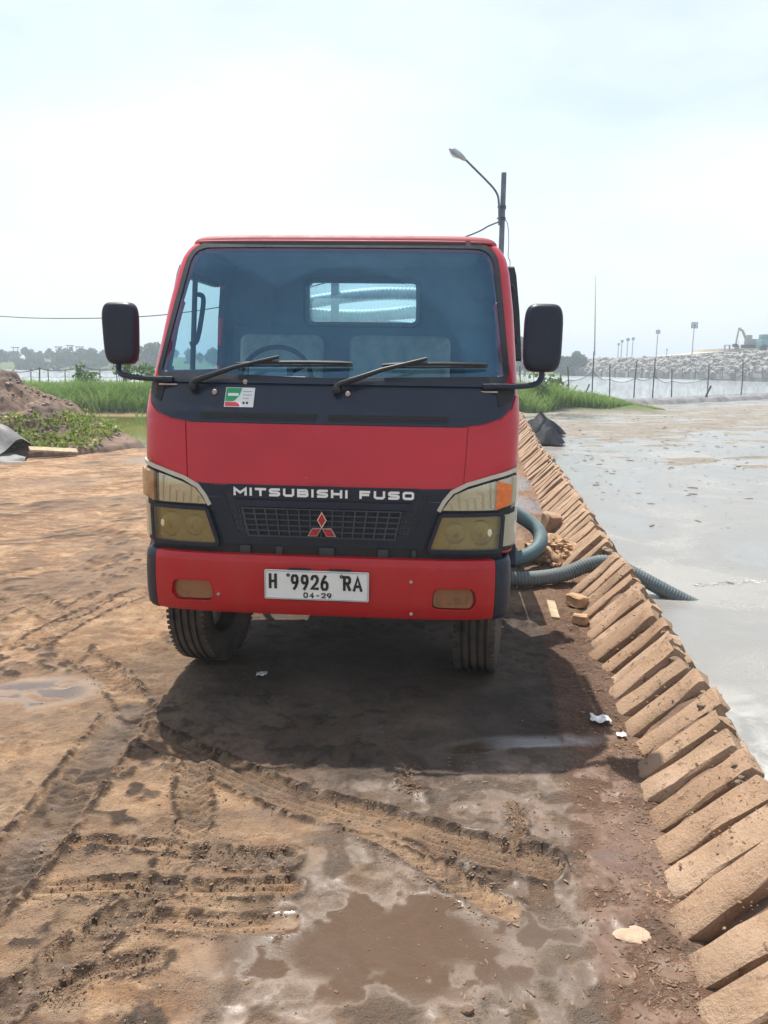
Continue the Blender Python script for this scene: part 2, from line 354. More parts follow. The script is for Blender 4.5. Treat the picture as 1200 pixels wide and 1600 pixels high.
# ---- heights
flat = np.clip(sstep(0, .5, puddle)+.6*smooth_wet, 0, 1)
h = .05*big*sstep(.5, 3, np.hypot(X-.2, Y-1.9))*near+(.024*med+.015*fine+.007*(fbm(X*48, Y*48, 2, 4)-.5))*(1-.85*flat)
churn = sstep(.50, .68, fbm(X*1.5+2, Y*1.5, 4, 62))*(1-.85*flat)*near
clods = sstep(.56, .72, fbm(X*17, Y*17, 3, 61)); h = h+.010*clods*churn
mud = np.clip(np.maximum(mud, .8*clods*churn+.35*churn*sstep(.45, .6, fbm(X*4, Y*4, 4, 64))), 0, 1)
streak = fbm(X*3+Y*1.2, Y*30-X*9, 3, 63)-.5; h = h+.008*streak*(1-flat)*(1-sstep(1.0, 2.0, X+1.0))
grey = np.zeros_like(X); trk = np.zeros_like(X); crumb = .8*clods*churn
jit = .024*(fbm(X*6, Y*6, 3, 70)-.5)
for pts, hw, dep, rid, tread, gy_ in TRACKS:
    bb = np.array(pts); i0, i1 = np.searchsorted(gx, [bb[:, 0].min()-.4, bb[:, 0].max()+.4]); j0, j1 = np.searchsorted(gy, [bb[:, 1].min()-.4, bb[:, 1].max()+.4])
    D = np.full(X.shape, 9.); A = np.zeros(X.shape); Sg = np.zeros(X.shape); D[j0:j1, i0:i1], A[j0:j1, i0:i1], Sg[j0:j1, i0:i1] = polyd(X[j0:j1, i0:i1], Y[j0:j1, i0:i1], pts); D2 = np.abs(D+jit); ends = sstep(0, .12, A)
    ins = 1-sstep(hw*.8, hw*1.05, D2); n1 = fbm(X*20, Y*20, 3, 71); n2 = fbm(X*3, Y*3, 3, 72)
    pat = np.sin(2*pi*(A/.05+(np.abs(Sg)/hw)*.9)) if tread else np.sin(2*pi*(Sg+.5*jit)/.034)
    h = h*(1-.6*ins)-1.2*dep*ins+.0060*np.clip(pat*1.6, -1, 1)*ins*sstep(.25, .45, n2)*(1-puddle)
    rg = np.exp(-((D2-hw*1.18)/.0135)**2)*sstep(.0, .75, n1)*(.55+.9*n2)*ends; h = h+.62*rid*rg*(1-.8*puddle); crumb = np.maximum(crumb, np.clip(2.4*rg, 0, 1)*sstep(.34, .46, fbm(X*45, Y*45, 2, 75))*(1-puddle))
    trk = np.maximum(trk, ins); grey = np.maximum(grey, .5*ins*sstep(.1, .9, -pat)*sstep(.25, .45, n2)); grey = np.maximum(grey, gy_*ins*(.6+.8*n2)*(1-puddle)); grey = np.maximum(grey, .5*np.clip(rg*1.5, 0, 1)*sstep(.35, .6, n1)); crumb = np.maximum(crumb, .55*ins*sstep(.2, .9, -pat)*sstep(.25, .45, n2)*sstep(.3, .6, n1)*(1-puddle))
mud = np.clip(np.maximum(mud*(1-.75*trk), grey), 0, 1); wet = wet*(1-.85*trk*(1-puddle))
h = h*(1-puddle)-.005*puddle
# ---- wheel ruts below the truck are pressed flat
h = np.where(ell(-.1, 4.1, .95, .7, .3) > 0, h*(1-.6*ell(-.1, 4.1, .95, .7, .3))-.004, h)
# ---- large shape: slurry basin on the right, pond and river
side = X-toe(Y)
basin = sstep(.25, .50, side)*(1-sstep(34, 36, Y-.55*np.clip(X-10, 0, 60)))
BANK = 27.0
flatm = sstep(7, 15, Y+.35*(X-3))
bz = -.34+flatm*(.27+.05*(fbm(X*.35, Y*.55, 4, 80)-.5)+.05*(fbm(X*1.6, Y*3.2, 4, 81)-.5))
h = h*(1-basin)+bz*basin
lit = sstep(.06, .0, np.abs(side+.10)-.16)*(Y < 24)*(Y > .2)               # litter strip at the slab toe
h = h+.02*lit*(fbm(X*9, Y*9, 4, 90)-.2)
def bank_y(x): return 27.5+0*x
pond = sstep(14.2, 16.2, WY*1.0+.08*(X+5))*(1-sstep(24.0, 26.0, WY))*(1-sstep(-2.2, -1.0, X))
h = h-pond*(.42-.26*sstep(17.5, 22.5, Y+1.5*(fbm(X*.8, Y*.5, 3, 12)-.5))+.10*(fbm(X*1.2, Y*.9, 4, 13)-.5))
edge = 33.5+.55*np.clip(X-10, 0, 60)
riv = np.where(X > 3, sstep(0, 2.5, Y-edge), sstep(29.5, 31.5, Y))*(1-sstep(150, 160, Y-.22*np.clip(-X, 0, 100)))
h = h*(1-riv)-1.4*riv
h = h+.35*sstep(25.2, 26.6, Y)*(1-sstep(29, 30.5, Y))*(1-sstep(3.5, 5.0, X))           # left bank under the tall grass
grb = sstep(27.0, 28.5, Y+.25*(X-8))*(1-sstep(32, 34, Y))*sstep(3.0, 4.5, X)*(1-sstep(9.0, 10.5, X)); h = h+.22*grb*(.5+fbm(X*.8, Y*.8, 3, 5))
mnd = np.exp(-(((X+7.7)/2.05)**2+((Y-14.6)/1.6)**2)**1.2); mnd = mnd*0
farl = sstep(152, 162, Y-.22*np.clip(-X, 0, 100)); h = h*(1-farl)+.5*farl
hill = np.exp(-(((X+62)/40)**2+((Y-205)/22)**2)); h = h+2.2*hill
veg = np.clip(sstep(25.2, 26.4, Y)*(1-sstep(30, 31, Y))*(X < 4)+grb+sstep(146, 151, Y-.22*np.clip(-X, 0, 100))+.5*mnd*sstep(.5, .65, fbm(X*1.1, Y*1.1, 3, 99))+.75*pond*sstep(16.5, 19, Y), 0, 1)
rows, cols = X.shape
idx = np.arange(rows*cols).reshape(rows, cols)
quads = np.stack([idx[:-1, :-1], idx[:-1, 1:], idx[1:, 1:], idx[1:, :-1]], -1).reshape(-1, 4)
def grid_mesh(name, V, Q):
    me = bpy.data.meshes.new(name); me.vertices.add(len(V)); me.vertices.foreach_set('co', V.astype(np.float32).ravel())
    me.loops.add(Q.size); me.loops.foreach_set('vertex_index', Q.astype(np.int32).ravel()); me.polygons.add(len(Q))
    me.polygons.foreach_set('loop_start', np.arange(0, Q.size, Q.shape[1], dtype=np.int32)); me.update(calc_edges=True); return me
me = grid_mesh('ground', np.stack([X, Y, h], -1).reshape(-1, 3), quads)
me.polygons.foreach_set('use_smooth', np.ones(len(me.polygons), bool))
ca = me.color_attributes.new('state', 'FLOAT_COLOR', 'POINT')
ca.data.foreach_set('color', np.stack([mud, wet, dark_mud_shade, crumb], -1).astype(np.float32).ravel())
ca = me.color_attributes.new('cover', 'FLOAT_COLOR', 'POINT')
ca.data.foreach_set('color', np.stack([basin, veg, np.clip(lit+.0*X, 0, 1), mnd], -1).astype(np.float32).ravel())
def ground_mat():
    m, nt, b, o = nmat('ground_soil'); v = objco(nt)
    st = node(nt, 'ShaderNodeAttribute', attribute_name='state'); cv = node(nt, 'ShaderNodeAttribute', attribute_name='cover')
    s1 = node(nt, 'ShaderNodeSeparateColor'); s2 = node(nt, 'ShaderNodeSeparateColor'); nt.links.new(st.outputs[0], s1.inputs[0]); nt.links.new(cv.outputs[0], s2.inputs[0])
    mud_, wet_, drk_ = s1.outputs; bas_, veg_, lit_ = s2.outputs; mnd_ = cv.outputs['Alpha']
    n1 = noise(nt, 1.3, 8, .62, v, .6); n2 = noise(nt, 9, 6, .65, v); n3 = noise(nt, 70, 4, .7, v)
    mpn = node(nt, 'ShaderNodeMapping'); mpn.inputs['Rotation'].default_value = (0, 0, .35); mpn.inputs['Scale'].default_value = (2.4, 4.6, 1); nt.links.new(v, mpn.inputs[0])
    n4 = noise(nt, 2.4, 9, .70, mpn.outputs[0], .5)
    dry = mix(nt, rng(nt, n1.outputs[0], .40, .60), (.265, .145, .075), (.44, .282, .165))
    dry = mix(nt, rng(nt, n4.outputs[0], .46, .66, 0, .75), dry, (.60, .43, .275))
    dry = mix(nt, rng(nt, n2.outputs[0], .52, .74, 0, .6), dry, (.115, .062, .034))
    dry = mix(nt, rng(nt, n3.outputs[0], .58, .75, 0, .5), dry, (.10, .058, .036))
    gr = mix(nt, rng(nt, n2.outputs[0], .3, .7), (.075, .054, .039), (.175, .142, .112))
    gr = mix(nt, rng(nt, n1.outputs[0], .42, .62, 0, .6), gr, (.135, .080, .050))
    mf = node(nt, 'ShaderNodeMath', operation='ADD', use_clamp=True); nt.links.new(mud_, mf.inputs[0])
    nt.links.new(fmath(nt, 'MULTIPLY', fmath(nt, 'SUBTRACT', n2.outputs[0], .5), 1.1), mf.inputs[1])
    n5 = noise(nt, 210, 3, .7, v); n6 = noise(nt, 3.6, 7, .68, v, 1.2)
    gr = mix(nt, rng(nt, n6.outputs[0], .46, .60, 0, .7), gr, (.29, .215, .168)); gr = mix(nt, rng(nt, n5.outputs[0], .50, .66, 0, .55), gr, (.06, .045, .035))
    dry = mix(nt, rng(nt, n6.outputs[0], .50, .62, 0, .55), dry, (.135, .070, .036)); dry = mix(nt, rng(nt, n5.outputs[0], .52, .7, 0, .45), dry, (.16, .09, .05))
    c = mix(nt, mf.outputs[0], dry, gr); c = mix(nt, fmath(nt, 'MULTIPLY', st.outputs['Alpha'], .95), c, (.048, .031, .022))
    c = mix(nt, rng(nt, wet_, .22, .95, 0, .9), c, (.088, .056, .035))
    c = mix(nt, fmath(nt, 'MULTIPLY', drk_, .85), c, (.042, .033, .027))  # black mud, and the truck's shadow deepened in the base colour
    flatc = mix(nt, rng(nt, n1.outputs[0], .35, .65), (.30, .27, .23), (.22, .19, .155)); flatc = mix(nt, rng(nt, n2.outputs[0], .5, .68, 0, .7), flatc, (.13, .105, .08))
    c = mix(nt, bas_, c, flatc)
    c = mix(nt, fmath(nt, 'MULTIPLY', lit_, rng(nt, n3.outputs[0], .35, .6)), c, mix(nt, n2.outputs[0], (.05, .024, .016), (.24, .13, .08)))
    c = mix(nt, rng(nt, mnd_, .05, .5), c, mix(nt, rng(nt, n2.outputs[0], .35, .65), (.11, .07, .055), (.26, .17, .125)))
    c = mix(nt, veg_, c, mix(nt, n2.outputs[0], (.05, .09, .02), (.12, .15, .045)))
    nt.links.new(c, b.inputs['Base Color'])
    nt.links.new(fmath(nt, 'SUBTRACT', rng(nt, wet_, .3, 1.0, .92, .16), fmath(nt, 'MULTIPLY', mud_, .12)), b.inputs['Roughness'])
    nt.links.new(rng(nt, wet_, .2, 1, .2, .55), b.inputs['Specular IOR Level'])
    hh = fmath(nt, 'ADD', fmath(nt, 'ADD', n3.outputs[0], fmath(nt, 'MULTIPLY', n5.outputs[0], .5)), fmath(nt, 'MULTIPLY', n2.outputs[0], 1.5))
    bp = node(nt, 'ShaderNodeBump'); bp.inputs['Distance'].default_value = .018; nt.links.new(hh, bp.inputs['Height']); nt.links.new(rng(nt, wet_, .12, .6, .95, .10), bp.inputs['Strength']); nt.links.new(bp.outputs[0], b.inputs['Normal'])
    return m
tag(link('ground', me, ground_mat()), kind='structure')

def mound_h(x, y):
    m_ = np.exp(-(((x+7.7)/2.05)**2+((y-14.6)/1.6)**2)**1.2); r_ = fbm(x*1.5, y*1.5, 4, 97)
    return 1.46*m_*(.80+.40*r_)+m_**.6*(.30*(fbm(x*4, y*4, 4, 98)-.5)+.10*(fbm(x*13, y*13, 3, 99)-.5))-.06-.6*(1-sstep(.02, .10, m_))
mx_, my_ = np.meshgrid(np.linspace(-11.5, -4.6, 240), np.linspace(11.6, 17.8, 200)); mi = np.arange(mx_.size).reshape(mx_.shape)
me = grid_mesh('soil_mound', np.stack([mx_, my_, mound_h(mx_, my_)], -1).reshape(-1, 3), np.stack([mi[:-1, :-1], mi[:-1, 1:], mi[1:, 1:], mi[1:, :-1]], -1).reshape(-1, 4)); finish(me, 180)
tag(link('soil_mound', me, M('mound_soil', (.080, .050, .036), .95, 0, .4, 1.6, 1., 22, col2=(.23, .15, .105))), 'brown heap of loose soil at the left edge of the yard', 'soil mound')
def sheet(name, pts, z, mat, kind='structure', nsub=0):
    mb = MB(); mb.add([(x, y, z) for x, y in pts], [tuple(range(len(pts)))]); o = mb.build(name, mat, None, 0); tag(o, kind=kind); return o
def slurry_mat():
    m, nt, b, o = nmat('grey_slurry'); v = objco(nt); n1 = noise(nt, .55, 6, .6, v, .8); n2 = noise(nt, 5, 6, .6, v, .5)
    mpn = node(nt, 'ShaderNodeMapping'); mpn.inputs['Scale'].default_value = (1, 2.4, 1); nt.links.new(v, mpn.inputs[0]); n3 = noise(nt, 26, 5, .65, mpn.outputs[0]); n4 = noise(nt, 130, 3, .6, v)
    c = mix(nt, rng(nt, n1.outputs[0], .35, .65), (.195, .192, .176), (.262, .252, .228)); c = mix(nt, rng(nt, n2.outputs[0], .5, .75, 0, .5), c, (.24, .225, .195))
    c = mix(nt, fmath(nt, 'MULTIPLY', rng(nt, n4.outputs[0], .60, .70), rng(nt, n1.outputs[0], .50, .62)), c, (.72, .72, .70))
    sp = node(nt, 'ShaderNodeVectorMath', operation='DISTANCE'); nt.links.new(v, sp.inputs[0]); sp.inputs[1].default_value = (1.95, 2.9, -.07)
    foam_glare = fmath(nt, 'MULTIPLY', rng(nt, sp.outputs['Value'], .10, 1.0, .9, 0.), rng(nt, n2.outputs[0], .36, .6)); c = mix(nt, foam_glare, c, (.62, .61, .58))  # pale foam patch with glare painted into the slurry colour
    nt.links.new(c, b.inputs['Base Color']); nt.links.new(rng(nt, n1.outputs[0], .38, .62, .10, .30), b.inputs['Roughness'])
    hh = fmath(nt, 'ADD', n3.outputs[0], fmath(nt, 'MULTIPLY', n4.outputs[0], .55)); bp = node(nt, 'ShaderNodeBump'); bp.inputs['Distance'].default_value = .012
    nt.links.new(hh, bp.inputs['Height']); nt.links.new(rng(nt, n1.outputs[0], .40, .62, .16, .7), bp.inputs['Strength']); nt.links.new(bp.outputs[0], b.inputs['Normal']); return m
def water_mat(name, c1, c2, rough, bs, bstr, scale=(1, 1, 1)):
    m, nt, b, o = nmat(name); v = objco(nt); mpn = node(nt, 'ShaderNodeMapping'); mpn.inputs['Scale'].default_value = scale; nt.links.new(v, mpn.inputs[0])
    n1 = noise(nt, .35, 5, .6, v, .6); n3 = noise(nt, bs, 4, .6, mpn.outputs[0])
    nt.links.new(mix(nt, rng(nt, n1.outputs[0], .38, .62), c1, c2), b.inputs['Base Color']); b.inputs['Roughness'].default_value = rough; b.inputs['IOR'].default_value = 1.33
    bump(nt, n3.outputs[0], bstr, .05, b); return m
rightpts = [(float(toe(y))+.30, y) for y in (-3, .2, 1.3, 2.5, 4, 6, 8.3, 13, 16.4, 20.5, 25, 30)]
sheet('slurry_pool', rightpts+[(5.2, 33), (9.5, 36.5), (22, 48), (60, 68), (60, -3)], -.07, slurry_mat())
sheet('pond_water', [(-30, 13.0), (-2.3, 13.0), (-1.2, 16), (-1.2, 25.9), (-30, 27)], -.135, water_mat('pond_green', (.070, .085, .015), (.20, .17, .045), .12, 3, .12))
sheet('river_water', [(-900, 27.5), (3, 27.5), (3, 31.8), (10, 33.2), (60, 61.5), (900, 520), (900, 900), (-900, 900)], -.55, water_mat('river', (.34, .37, .38), (.42, .44, .44), .22, .8, .35, (1, 3, 1)))

# ================================================================== SLAB WALL
wall = tag(empty('slab_wall', (1.1, 3, 0)), 'long low wall of tan concrete slabs leaning against an earth ridge beside the grey pool', 'wall')
M_slab = None
def slab_mat():
    m, nt, b, o = nmat('slab_concrete'); v = objco(nt); oi = node(nt, 'ShaderNodeObjectInfo'); ad = node(nt, 'ShaderNodeVectorMath', operation='ADD'); nt.links.new(v, ad.inputs[0])
    cb = node(nt, 'ShaderNodeCombineXYZ'); nt.links.new(fmath(nt, 'MULTIPLY', oi.outputs['Random'], 37.), cb.inputs[0]); nt.links.new(cb.outputs[0], ad.inputs[1]); v = ad.outputs[0]
    n1 = noise(nt, 5, 6, .65, v); n2 = noise(nt, 22, 5, .7, v); n3 = noise(nt, 95, 4, .7, v)
    c = mix(nt, oi.outputs['Random'], (.31, .195, .122), (.42, .290, .195)); c = mix(nt, rng(nt, n1.outputs[0], .40, .68, 0, .8), c, (.26, .16, .09))
    c = mix(nt, rng(nt, n2.outputs[0], .58, .66, 0, .9), c, (.15, .08, .045)); c = mix(nt, rng(nt, noise(nt, 2.2, 3, .5, v).outputs[0], .5, .62, 0, .5), c, (.21, .135, .08)); c = mix(nt, rng(nt, n3.outputs[0], .55, .75, 0, .4), c, (.52, .42, .31))
    nt.links.new(c, b.inputs['Base Color']); b.inputs['Roughness'].default_value = .93
    bump(nt, fmath(nt, 'ADD', n3.outputs[0], fmath(nt, 'MULTIPLY', n2.outputs[0], 1.6)), .8, .008, b); return m
M_slab = slab_mat()
def slab_mesh(seed):
    r = random.Random(seed); b = bmesh.new(); bmesh.ops.create_cube(b, size=1.)
    for v in b.verts: v.co = Vector((v.co.x*.44, v.co.y*.122, v.co.z*.066))          # x along slope, y along row, z thickness
    bmesh.ops.subdivide_edges(b, edges=[e for e in b.edges if abs((e.verts[0].co-e.verts[1].co).x) > .1], cuts=4)
    bmesh.ops.bevel(b, geom=[e for e in b.edges if e.calc_face_angle(0) > .5], offset=.007, segments=1, affect='EDGES')
    for v in b.verts:
        v.co += Vector((r.uniform(-.008, .008), r.uniform(-.006, .006), r.uniform(-.003, .003)))
        if v.co.x > .18 and r.random() < .35: v.co.x -= r.uniform(0, .03)
        if v.co.x < -.18 and r.random() < .3: v.co.x += r.uniform(0, .02)
    me = bpy.data.meshes.new('slab'); b.to_mesh(me); b.free(); finish(me, 40); me.materials.append(M_slab); return me
SLABS = [slab_mesh(i) for i in range(8)]
def place_slab(yy, mirror, gapskip=()):
    x0 = float(toe(yy)); d = Vector((float(toe(yy+.1))-float(toe(yy-.1)), .2, 0)).normalized(); pr = Vector((d.y, -d.x, 0))
    skew = random.gauss(-.06, .025); u = (pr*.70+d*skew+Vector((0, 0, .72+random.gauss(0, .03)))).normalized()
    base = Vector((x0, yy, -.03+random.gauss(0, .006)))+pr*random.gauss(0, .018)
    if mirror:
        base = Vector((x0, yy+.07, -.155))+pr*.52; u = (pr*-.40+d*random.gauss(.0, .05)+Vector((0, 0, .75))).normalized()
    v = (d-u*d.dot(u)).normalized(); v = (v*cos(.0)).normalized()
    n = u.cross(v); n = n if n.z > 0 else -n
    if not mirror: tilt = random.gauss(.05, .04); v2 = v*cos(tilt)+n*sin(tilt); n = (n*cos(tilt)-v*sin(tilt)); v = v2
    L_ = 1.0; c = base+u*.205*L_
    m = Matrix((u, v, n)).transposed().to_4x4(); m.translation = c-wall.location
    o = link('slab', random.choice(SLABS), None, wall); s = random.uniform(.93, 1.06)
    o.matrix_local = m @ Matrix.Diagonal((s, random.uniform(.94, 1.06), random.uniform(.9, 1.15), 1))
yy = .75
while yy < 21.5:
    if not 5.46 < yy < 5.66: place_slab(yy, False)
    yy += random.uniform(.168, .184)
yy = .8
while yy < 16:
    if not 5.3 < yy < 5.7: place_slab(yy, True)
    yy += random.uniform(.20, .24)
mb = MB(); ring = []
ys = np.concatenate([np.arange(.3, 10, .11), np.arange(10, 22, .4)])
for y_ in ys:
    x0 = float(toe(y_)); k = .35 if 5.40 < y_ < 5.76 else 1.; j = lambda a: random.uniform(-a, a)
    prof = [(-.02, -.1), (.10+j(.01), .07*k+j(.012)), (.20+j(.012), .18*k+j(.012)), (.27+j(.012), .225*k+j(.015)), (.32+j(.012), .18*k+j(.012)), (.42+j(.02), .0+j(.02)), (.55, -.3)]
    ring.append([(x0+a-wall.location.x, y_-wall.location.y, z) for a, z in prof])
n = len(ring[0]); mb.v = [p for r_ in ring for p in r_]; mb.f = [(i*n+k, i*n+k+1, (i+1)*n+k+1, (i+1)*n+k) for i in range(len(ring)-1) for k in range(n-1)]
mb.build('earth_core', M('ridge_earth', (.16, .095, .06), .95, 0, .5, 8, 1., 40), wall, 180)

# ================================================================== TRUCK
truck = tag(empty('tank_truck', (-.290, 3.40, 0), (0, radians(.4), radians(-4.2))), 'red tank truck seen head-on, parked on the muddy yard', 'truck')
def y0f(z): return float(np.interp(z, [.70, .76, 1.04, 1.30, 1.36, 1.50, 2.19, 2.24], [.05, .05, .06, .095, .11, .19, .645, .68]))
def wf(z): return float(np.interp(z, [.70, 1.35, 1.5, 1.86, 2.05, 2.12, 2.16, 2.19], [.886, .890, .884, .866, .848, .832, .812, .785]))
def df(z): return float(np.interp(z, [1.0, 1.3, 1.5, 2.19], [.30, .29, .25, .15]))
YB = 1.56; _pc = {}
def plan(z):
    k = round(z, 4)
    if k not in _pc:
        t = np.linspace(0, pi/2, 140); w, d = wf(z), df(z); x = w*np.sin(t)**.5; y = d*(1-np.cos(t)**.5)
        s = np.concatenate([[0], np.cumsum(np.hypot(np.diff(x), np.diff(y)))]); _pc[k] = (s, x, y, s[-1])
    return _pc[k]
def F0(s, z):
    S_, x, y, sc = plan(z); a = abs(s); g = 1 if s >= 0 else -1
    if a <= sc: return Vector((g*np.interp(a, S_, x), y0f(z)+np.interp(a, S_, y), z))
    return Vector((g*wf(z), y0f(z)+df(z)+a-sc, z))
def F(s, z, off=0.):
    p = F0(s, z)
    if off:
        e = .006; a = F0(s+e, z)-F0(s-e, z); b = F0(s, z+e)-F0(s, z-e); n = a.cross(b)
        p = p+n.normalized()*off
    return p
def Sy(y, z): return plan(z)[3]+(y-y0f(z)-df(z))      # side coordinate for a given depth
def rowspan(poly, z):
    xs = []
    for i in range(len(poly)):
        (x1, z1), (x2, z2) = poly[i-1], poly[i]
        if abs(z1-z2) < 1e-9:
            if abs(z-z1) < 1e-7: xs += [x1, x2]
        elif min(z1, z2)-1e-9 <= z <= max(z1, z2)+1e-9: xs.append(x1+(x2-x1)*(z-z1)/(z2-z1))
    return (min(xs), max(xs)) if xs else (0, 0)
def patch(name, poly, mat, parent, off=.004, thick=.012, nx=16, dz=.02, fn=F, smooth=50):
    zs = sorted({round(p[1], 5) for p in poly}); Z = []
    for a, b in zip(zs[:-1], zs[1:]):
        k = max(1, math.ceil((b-a)/dz)); Z += [a+(b-a)*i/k for i in range(k)]
    Z.append(zs[-1]); mb = MB(); m = nx+1
    for z in Z:
        a, b = rowspan(poly, z)
        if b-a < 1e-5: a -= 1e-4; b += 1e-4
        mb.v += [tuple(fn(a+(b-a)*i/nx, z, off)) for i in range(m)]
    R_ = len(Z); mb.f = [(r*m+i, r*m+i+1, (r+1)*m+i+1, (r+1)*m+i) for r in range(R_-1) for i in range(nx)]
    bd = [i for i in range(m)]+[r*m+nx for r in range(1, R_)]+[(R_-1)*m+i for i in range(nx-1, -1, -1)]+[r*m for r in range(R_-2, 0, -1)]
    base = len(mb.v)
    for k in bd:
        r, i = divmod(k, m); a, b = rowspan(poly, Z[r]); mb.v.append(tuple(fn(a+(b-a)*i/nx, Z[r], off-thick)))
    nb = len(bd); mb.f += [(bd[k], bd[(k+1) % nb], base+(k+1) % nb, base+k) for k in range(nb)]
    return mb.build(name, mat, parent, smooth)
def band(name, poly, wi, wo, mat, parent, off=.006, thick=.01, fn=F, closed=True, dens=.03):
    P = []
    k = len(poly)
    for i in range(k if closed else k-1):
        a = Vector(poly[i]); b = Vector(poly[(i+1) % k]); n_ = max(1, math.ceil((b-a).length/dens)); P += [a+(b-a)*(j/n_) for j in range(n_)]
    if not closed: P.append(Vector(poly[-1]))
    k = len(P); area = sum(P[i-1].x*P[i].y-P[i].x*P[i-1].y for i in range(k)); sg = 1 if area > 0 else -1; mb = MB()
    for i in range(k):
        t = (P[(i+1) % k]-P[i-1]) if closed or 0 < i < k-1 else (P[1]-P[0] if i == 0 else P[-1]-P[-2]); t.normalize(); nn = Vector((t.y, -t.x))*sg
        a = P[i]-nn*wi; b = P[i]+nn*wo
        mb.v += [tuple(fn(a.x, a.y, off-thick)), tuple(fn(a.x, a.y, off)), tuple(fn(b.x, b.y, off)), tuple(fn(b.x, b.y, off-thick))]
    for i in range(k if closed else k-1):
        j = (i+1) % k
        for q in range(3): mb.f.append((i*4+q, i*4+q+1, j*4+q+1, j*4+q))
    return mb.build(name, mat, parent, 50)
def inpoly(x, y, poly):
    c = False
    for i in range(len(poly)):
        (x1, y1), (x2, y2) = poly[i-1], poly[i]
        if (y1 > y) != (y2 > y) and x < (x2-x1)*(y-y1)/(y2-y1)+x1: c = not c
    return c
# windscreen outline in (s, z)
WS = roundpoly([(-.842, 1.522), (0, 1.502), (.842, 1.522), (.775, 2.180), (-.775, 2.180)], [.045, 0, .045, .12, .12], 8)
WSI = roundpoly([(-.820, 1.543), (0, 1.523), (.820, 1.543), (.755, 2.160), (-.755, 2.160)], [.04, 0, .04, .11, .11], 8)
DW = roundpoly([(.50, 1.53), (1.47, 1.53), (1.47, 2.09), (.78, 2.09)], [.05, .07, .08, .08], 5)        # door window in (y, z)
DWI = roundpoly([(.53, 1.545), (1.455, 1.545), (1.455, 2.075), (.79, 2.075)], [.04, .06, .07, .07], 5)
mb = MB(); ROWS = [.74+i*(2.19-.74)/84 for i in range(85)]; NF, NS = 130, 34; roofrows = 6
cols_ = [('f', i/NF*2-1) for i in range(NF+1)]; cols_ = [('l', k/NS) for k in range(NS, 0, -1)]+cols_+[('r', k/NS) for k in range(1, NS+1)]
def shellS(c, z):
    sc = plan(z)[3]; L_ = YB-y0f(z)-df(z)
    return c[1]*sc if c[0] == 'f' else (-(sc+c[1]*L_) if c[0] == 'l' else sc+c[1]*L_)
SV = [[(shellS(c, z), z) for c in cols_] for z in ROWS]
for r in SV: mb.v += [tuple(F0(*q)) for q in r]
m = len(cols_)
for r in range(len(ROWS)-1):
    for i in range(m-1):
        s_ = (SV[r][i][0]+SV[r+1][i+1][0])/2; z = (ROWS[r]+ROWS[r+1])/2
        if inpoly(s_, z, WSI): continue
        p = F0(s_, z)
        if abs(abs(p.x)-wf(z)) < .01 and inpoly(p.y, z, DWI): continue
        mb.f.append((r*m+i, r*m+i+1, (r+1)*m+i+1, (r+1)*m+i))
cab = mb.build('cab_body', M_red, truck, 60, fix=False)
cab.data.materials.append(M_trimin)
sm = cab.modifiers.new('thickness', 'SOLIDIFY'); sm.thickness = .028; sm.offset = -1; sm.material_offset = 1; sm.use_rim = True
# roof: rounded shoulder and shallow dome
top = [F0(*q) for q in SV[-1]]; loop = top+[Vector((top[-1].x*(1-2*k/20), YB, 2.19)) for k in range(1, 20)]; cen = Vector((0, 1.12, 0)); mb = MB(); k_ = len(loop)
lay = [(1., 2.19)]+[(1-.10*(1-cos(a)), 2.19+.042*sin(a)) for a in np.linspace(.2, pi/2, 8)]+[(.8, 2.238), (.5, 2.246), (.2, 2.25)]
for sc_, z in lay: mb.v += [(cen.x+(p.x-cen.x)*sc_, cen.y+(p.y-cen.y)*sc_, z) for p in loop]
mb.f = [(r*k_+i, r*k_+(i+1) % k_, (r+1)*k_+(i+1) % k_, (r+1)*k_+i) for r in range(len(lay)-1) for i in range(k_)]+[tuple((len(lay)-1)*k_+i for i in range(k_))]
roof = mb.build('roof', M_redfade, truck, 60)
gut = [F(s_, 2.192, .006) for s_ in np.linspace(-.74, .62, 50)]; MB().tube(gut, .007, 6).build('rain_gutter', M_redfade, roof)
gut = [F(s_, 2.192, .006) for s_ in np.linspace(.645, .76, 8)]; MB().tube(gut, .007, 6).build('rain_gutter', M_redfade, roof)
MB().box((0, 1.1, 2.17), (1.40, .80, .012)).build('headliner', M_trimin, truck)
# back wall with window opening
RW = roundpoly([(-.335, 1.825), (.375, 1.825), (.375, 2.105), (-.335, 2.105)], .055, 6); RWI = roundpoly([(-.32, 1.84), (.36, 1.84), (.36, 2.09), (-.32, 2.09)], .05, 6)
fb = lambda x, z, off=0.: Vector((x, YB-.015+off, z))
mb = MB(); nz_, nx_ = 62, 72
for r in range(nz_+1):
    z = .74+(2.21-.74)*r/nz_; w = wf(min(z, 2.19))-.012; mb.v += [(w*(2*i/nx_-1), YB-.01, z) for i in range(nx_+1)]
for r in range(nz_):
    for i in range(nx_):
        a = r*(nx_+1)+i; c = [(mb.v[a][q]+mb.v[a+nx_+2][q])/2 for q in (0, 2)]
        if not inpoly(c[0], c[1], RWI): mb.f.append((a, a+1, a+nx_+2, a+nx_+1))
bw = mb.build('back_wall', M_trimin, truck, 0)
sm = bw.modifiers.new('thickness', 'SOLIDIFY'); sm.thickness = .03; sm.offset = 0
ri = patch('cabin_rear_trim', [(-.80, .9), (.80, .9), (.80, 1.815), (-.80, 1.815)], M_trimin, truck, -.03, .004, 2, .5, fn=fb)
rwg = patch('rear_window', RW, M_rwin, truck, -.022, .004, 4, .06, fn=fb); band('seal', RW, .022, .012, M_seal, rwg, .022, .012, fn=fb); band('inner_seal', RW, .022, .012, M_seal, rwg, -.016, .012, fn=fb)
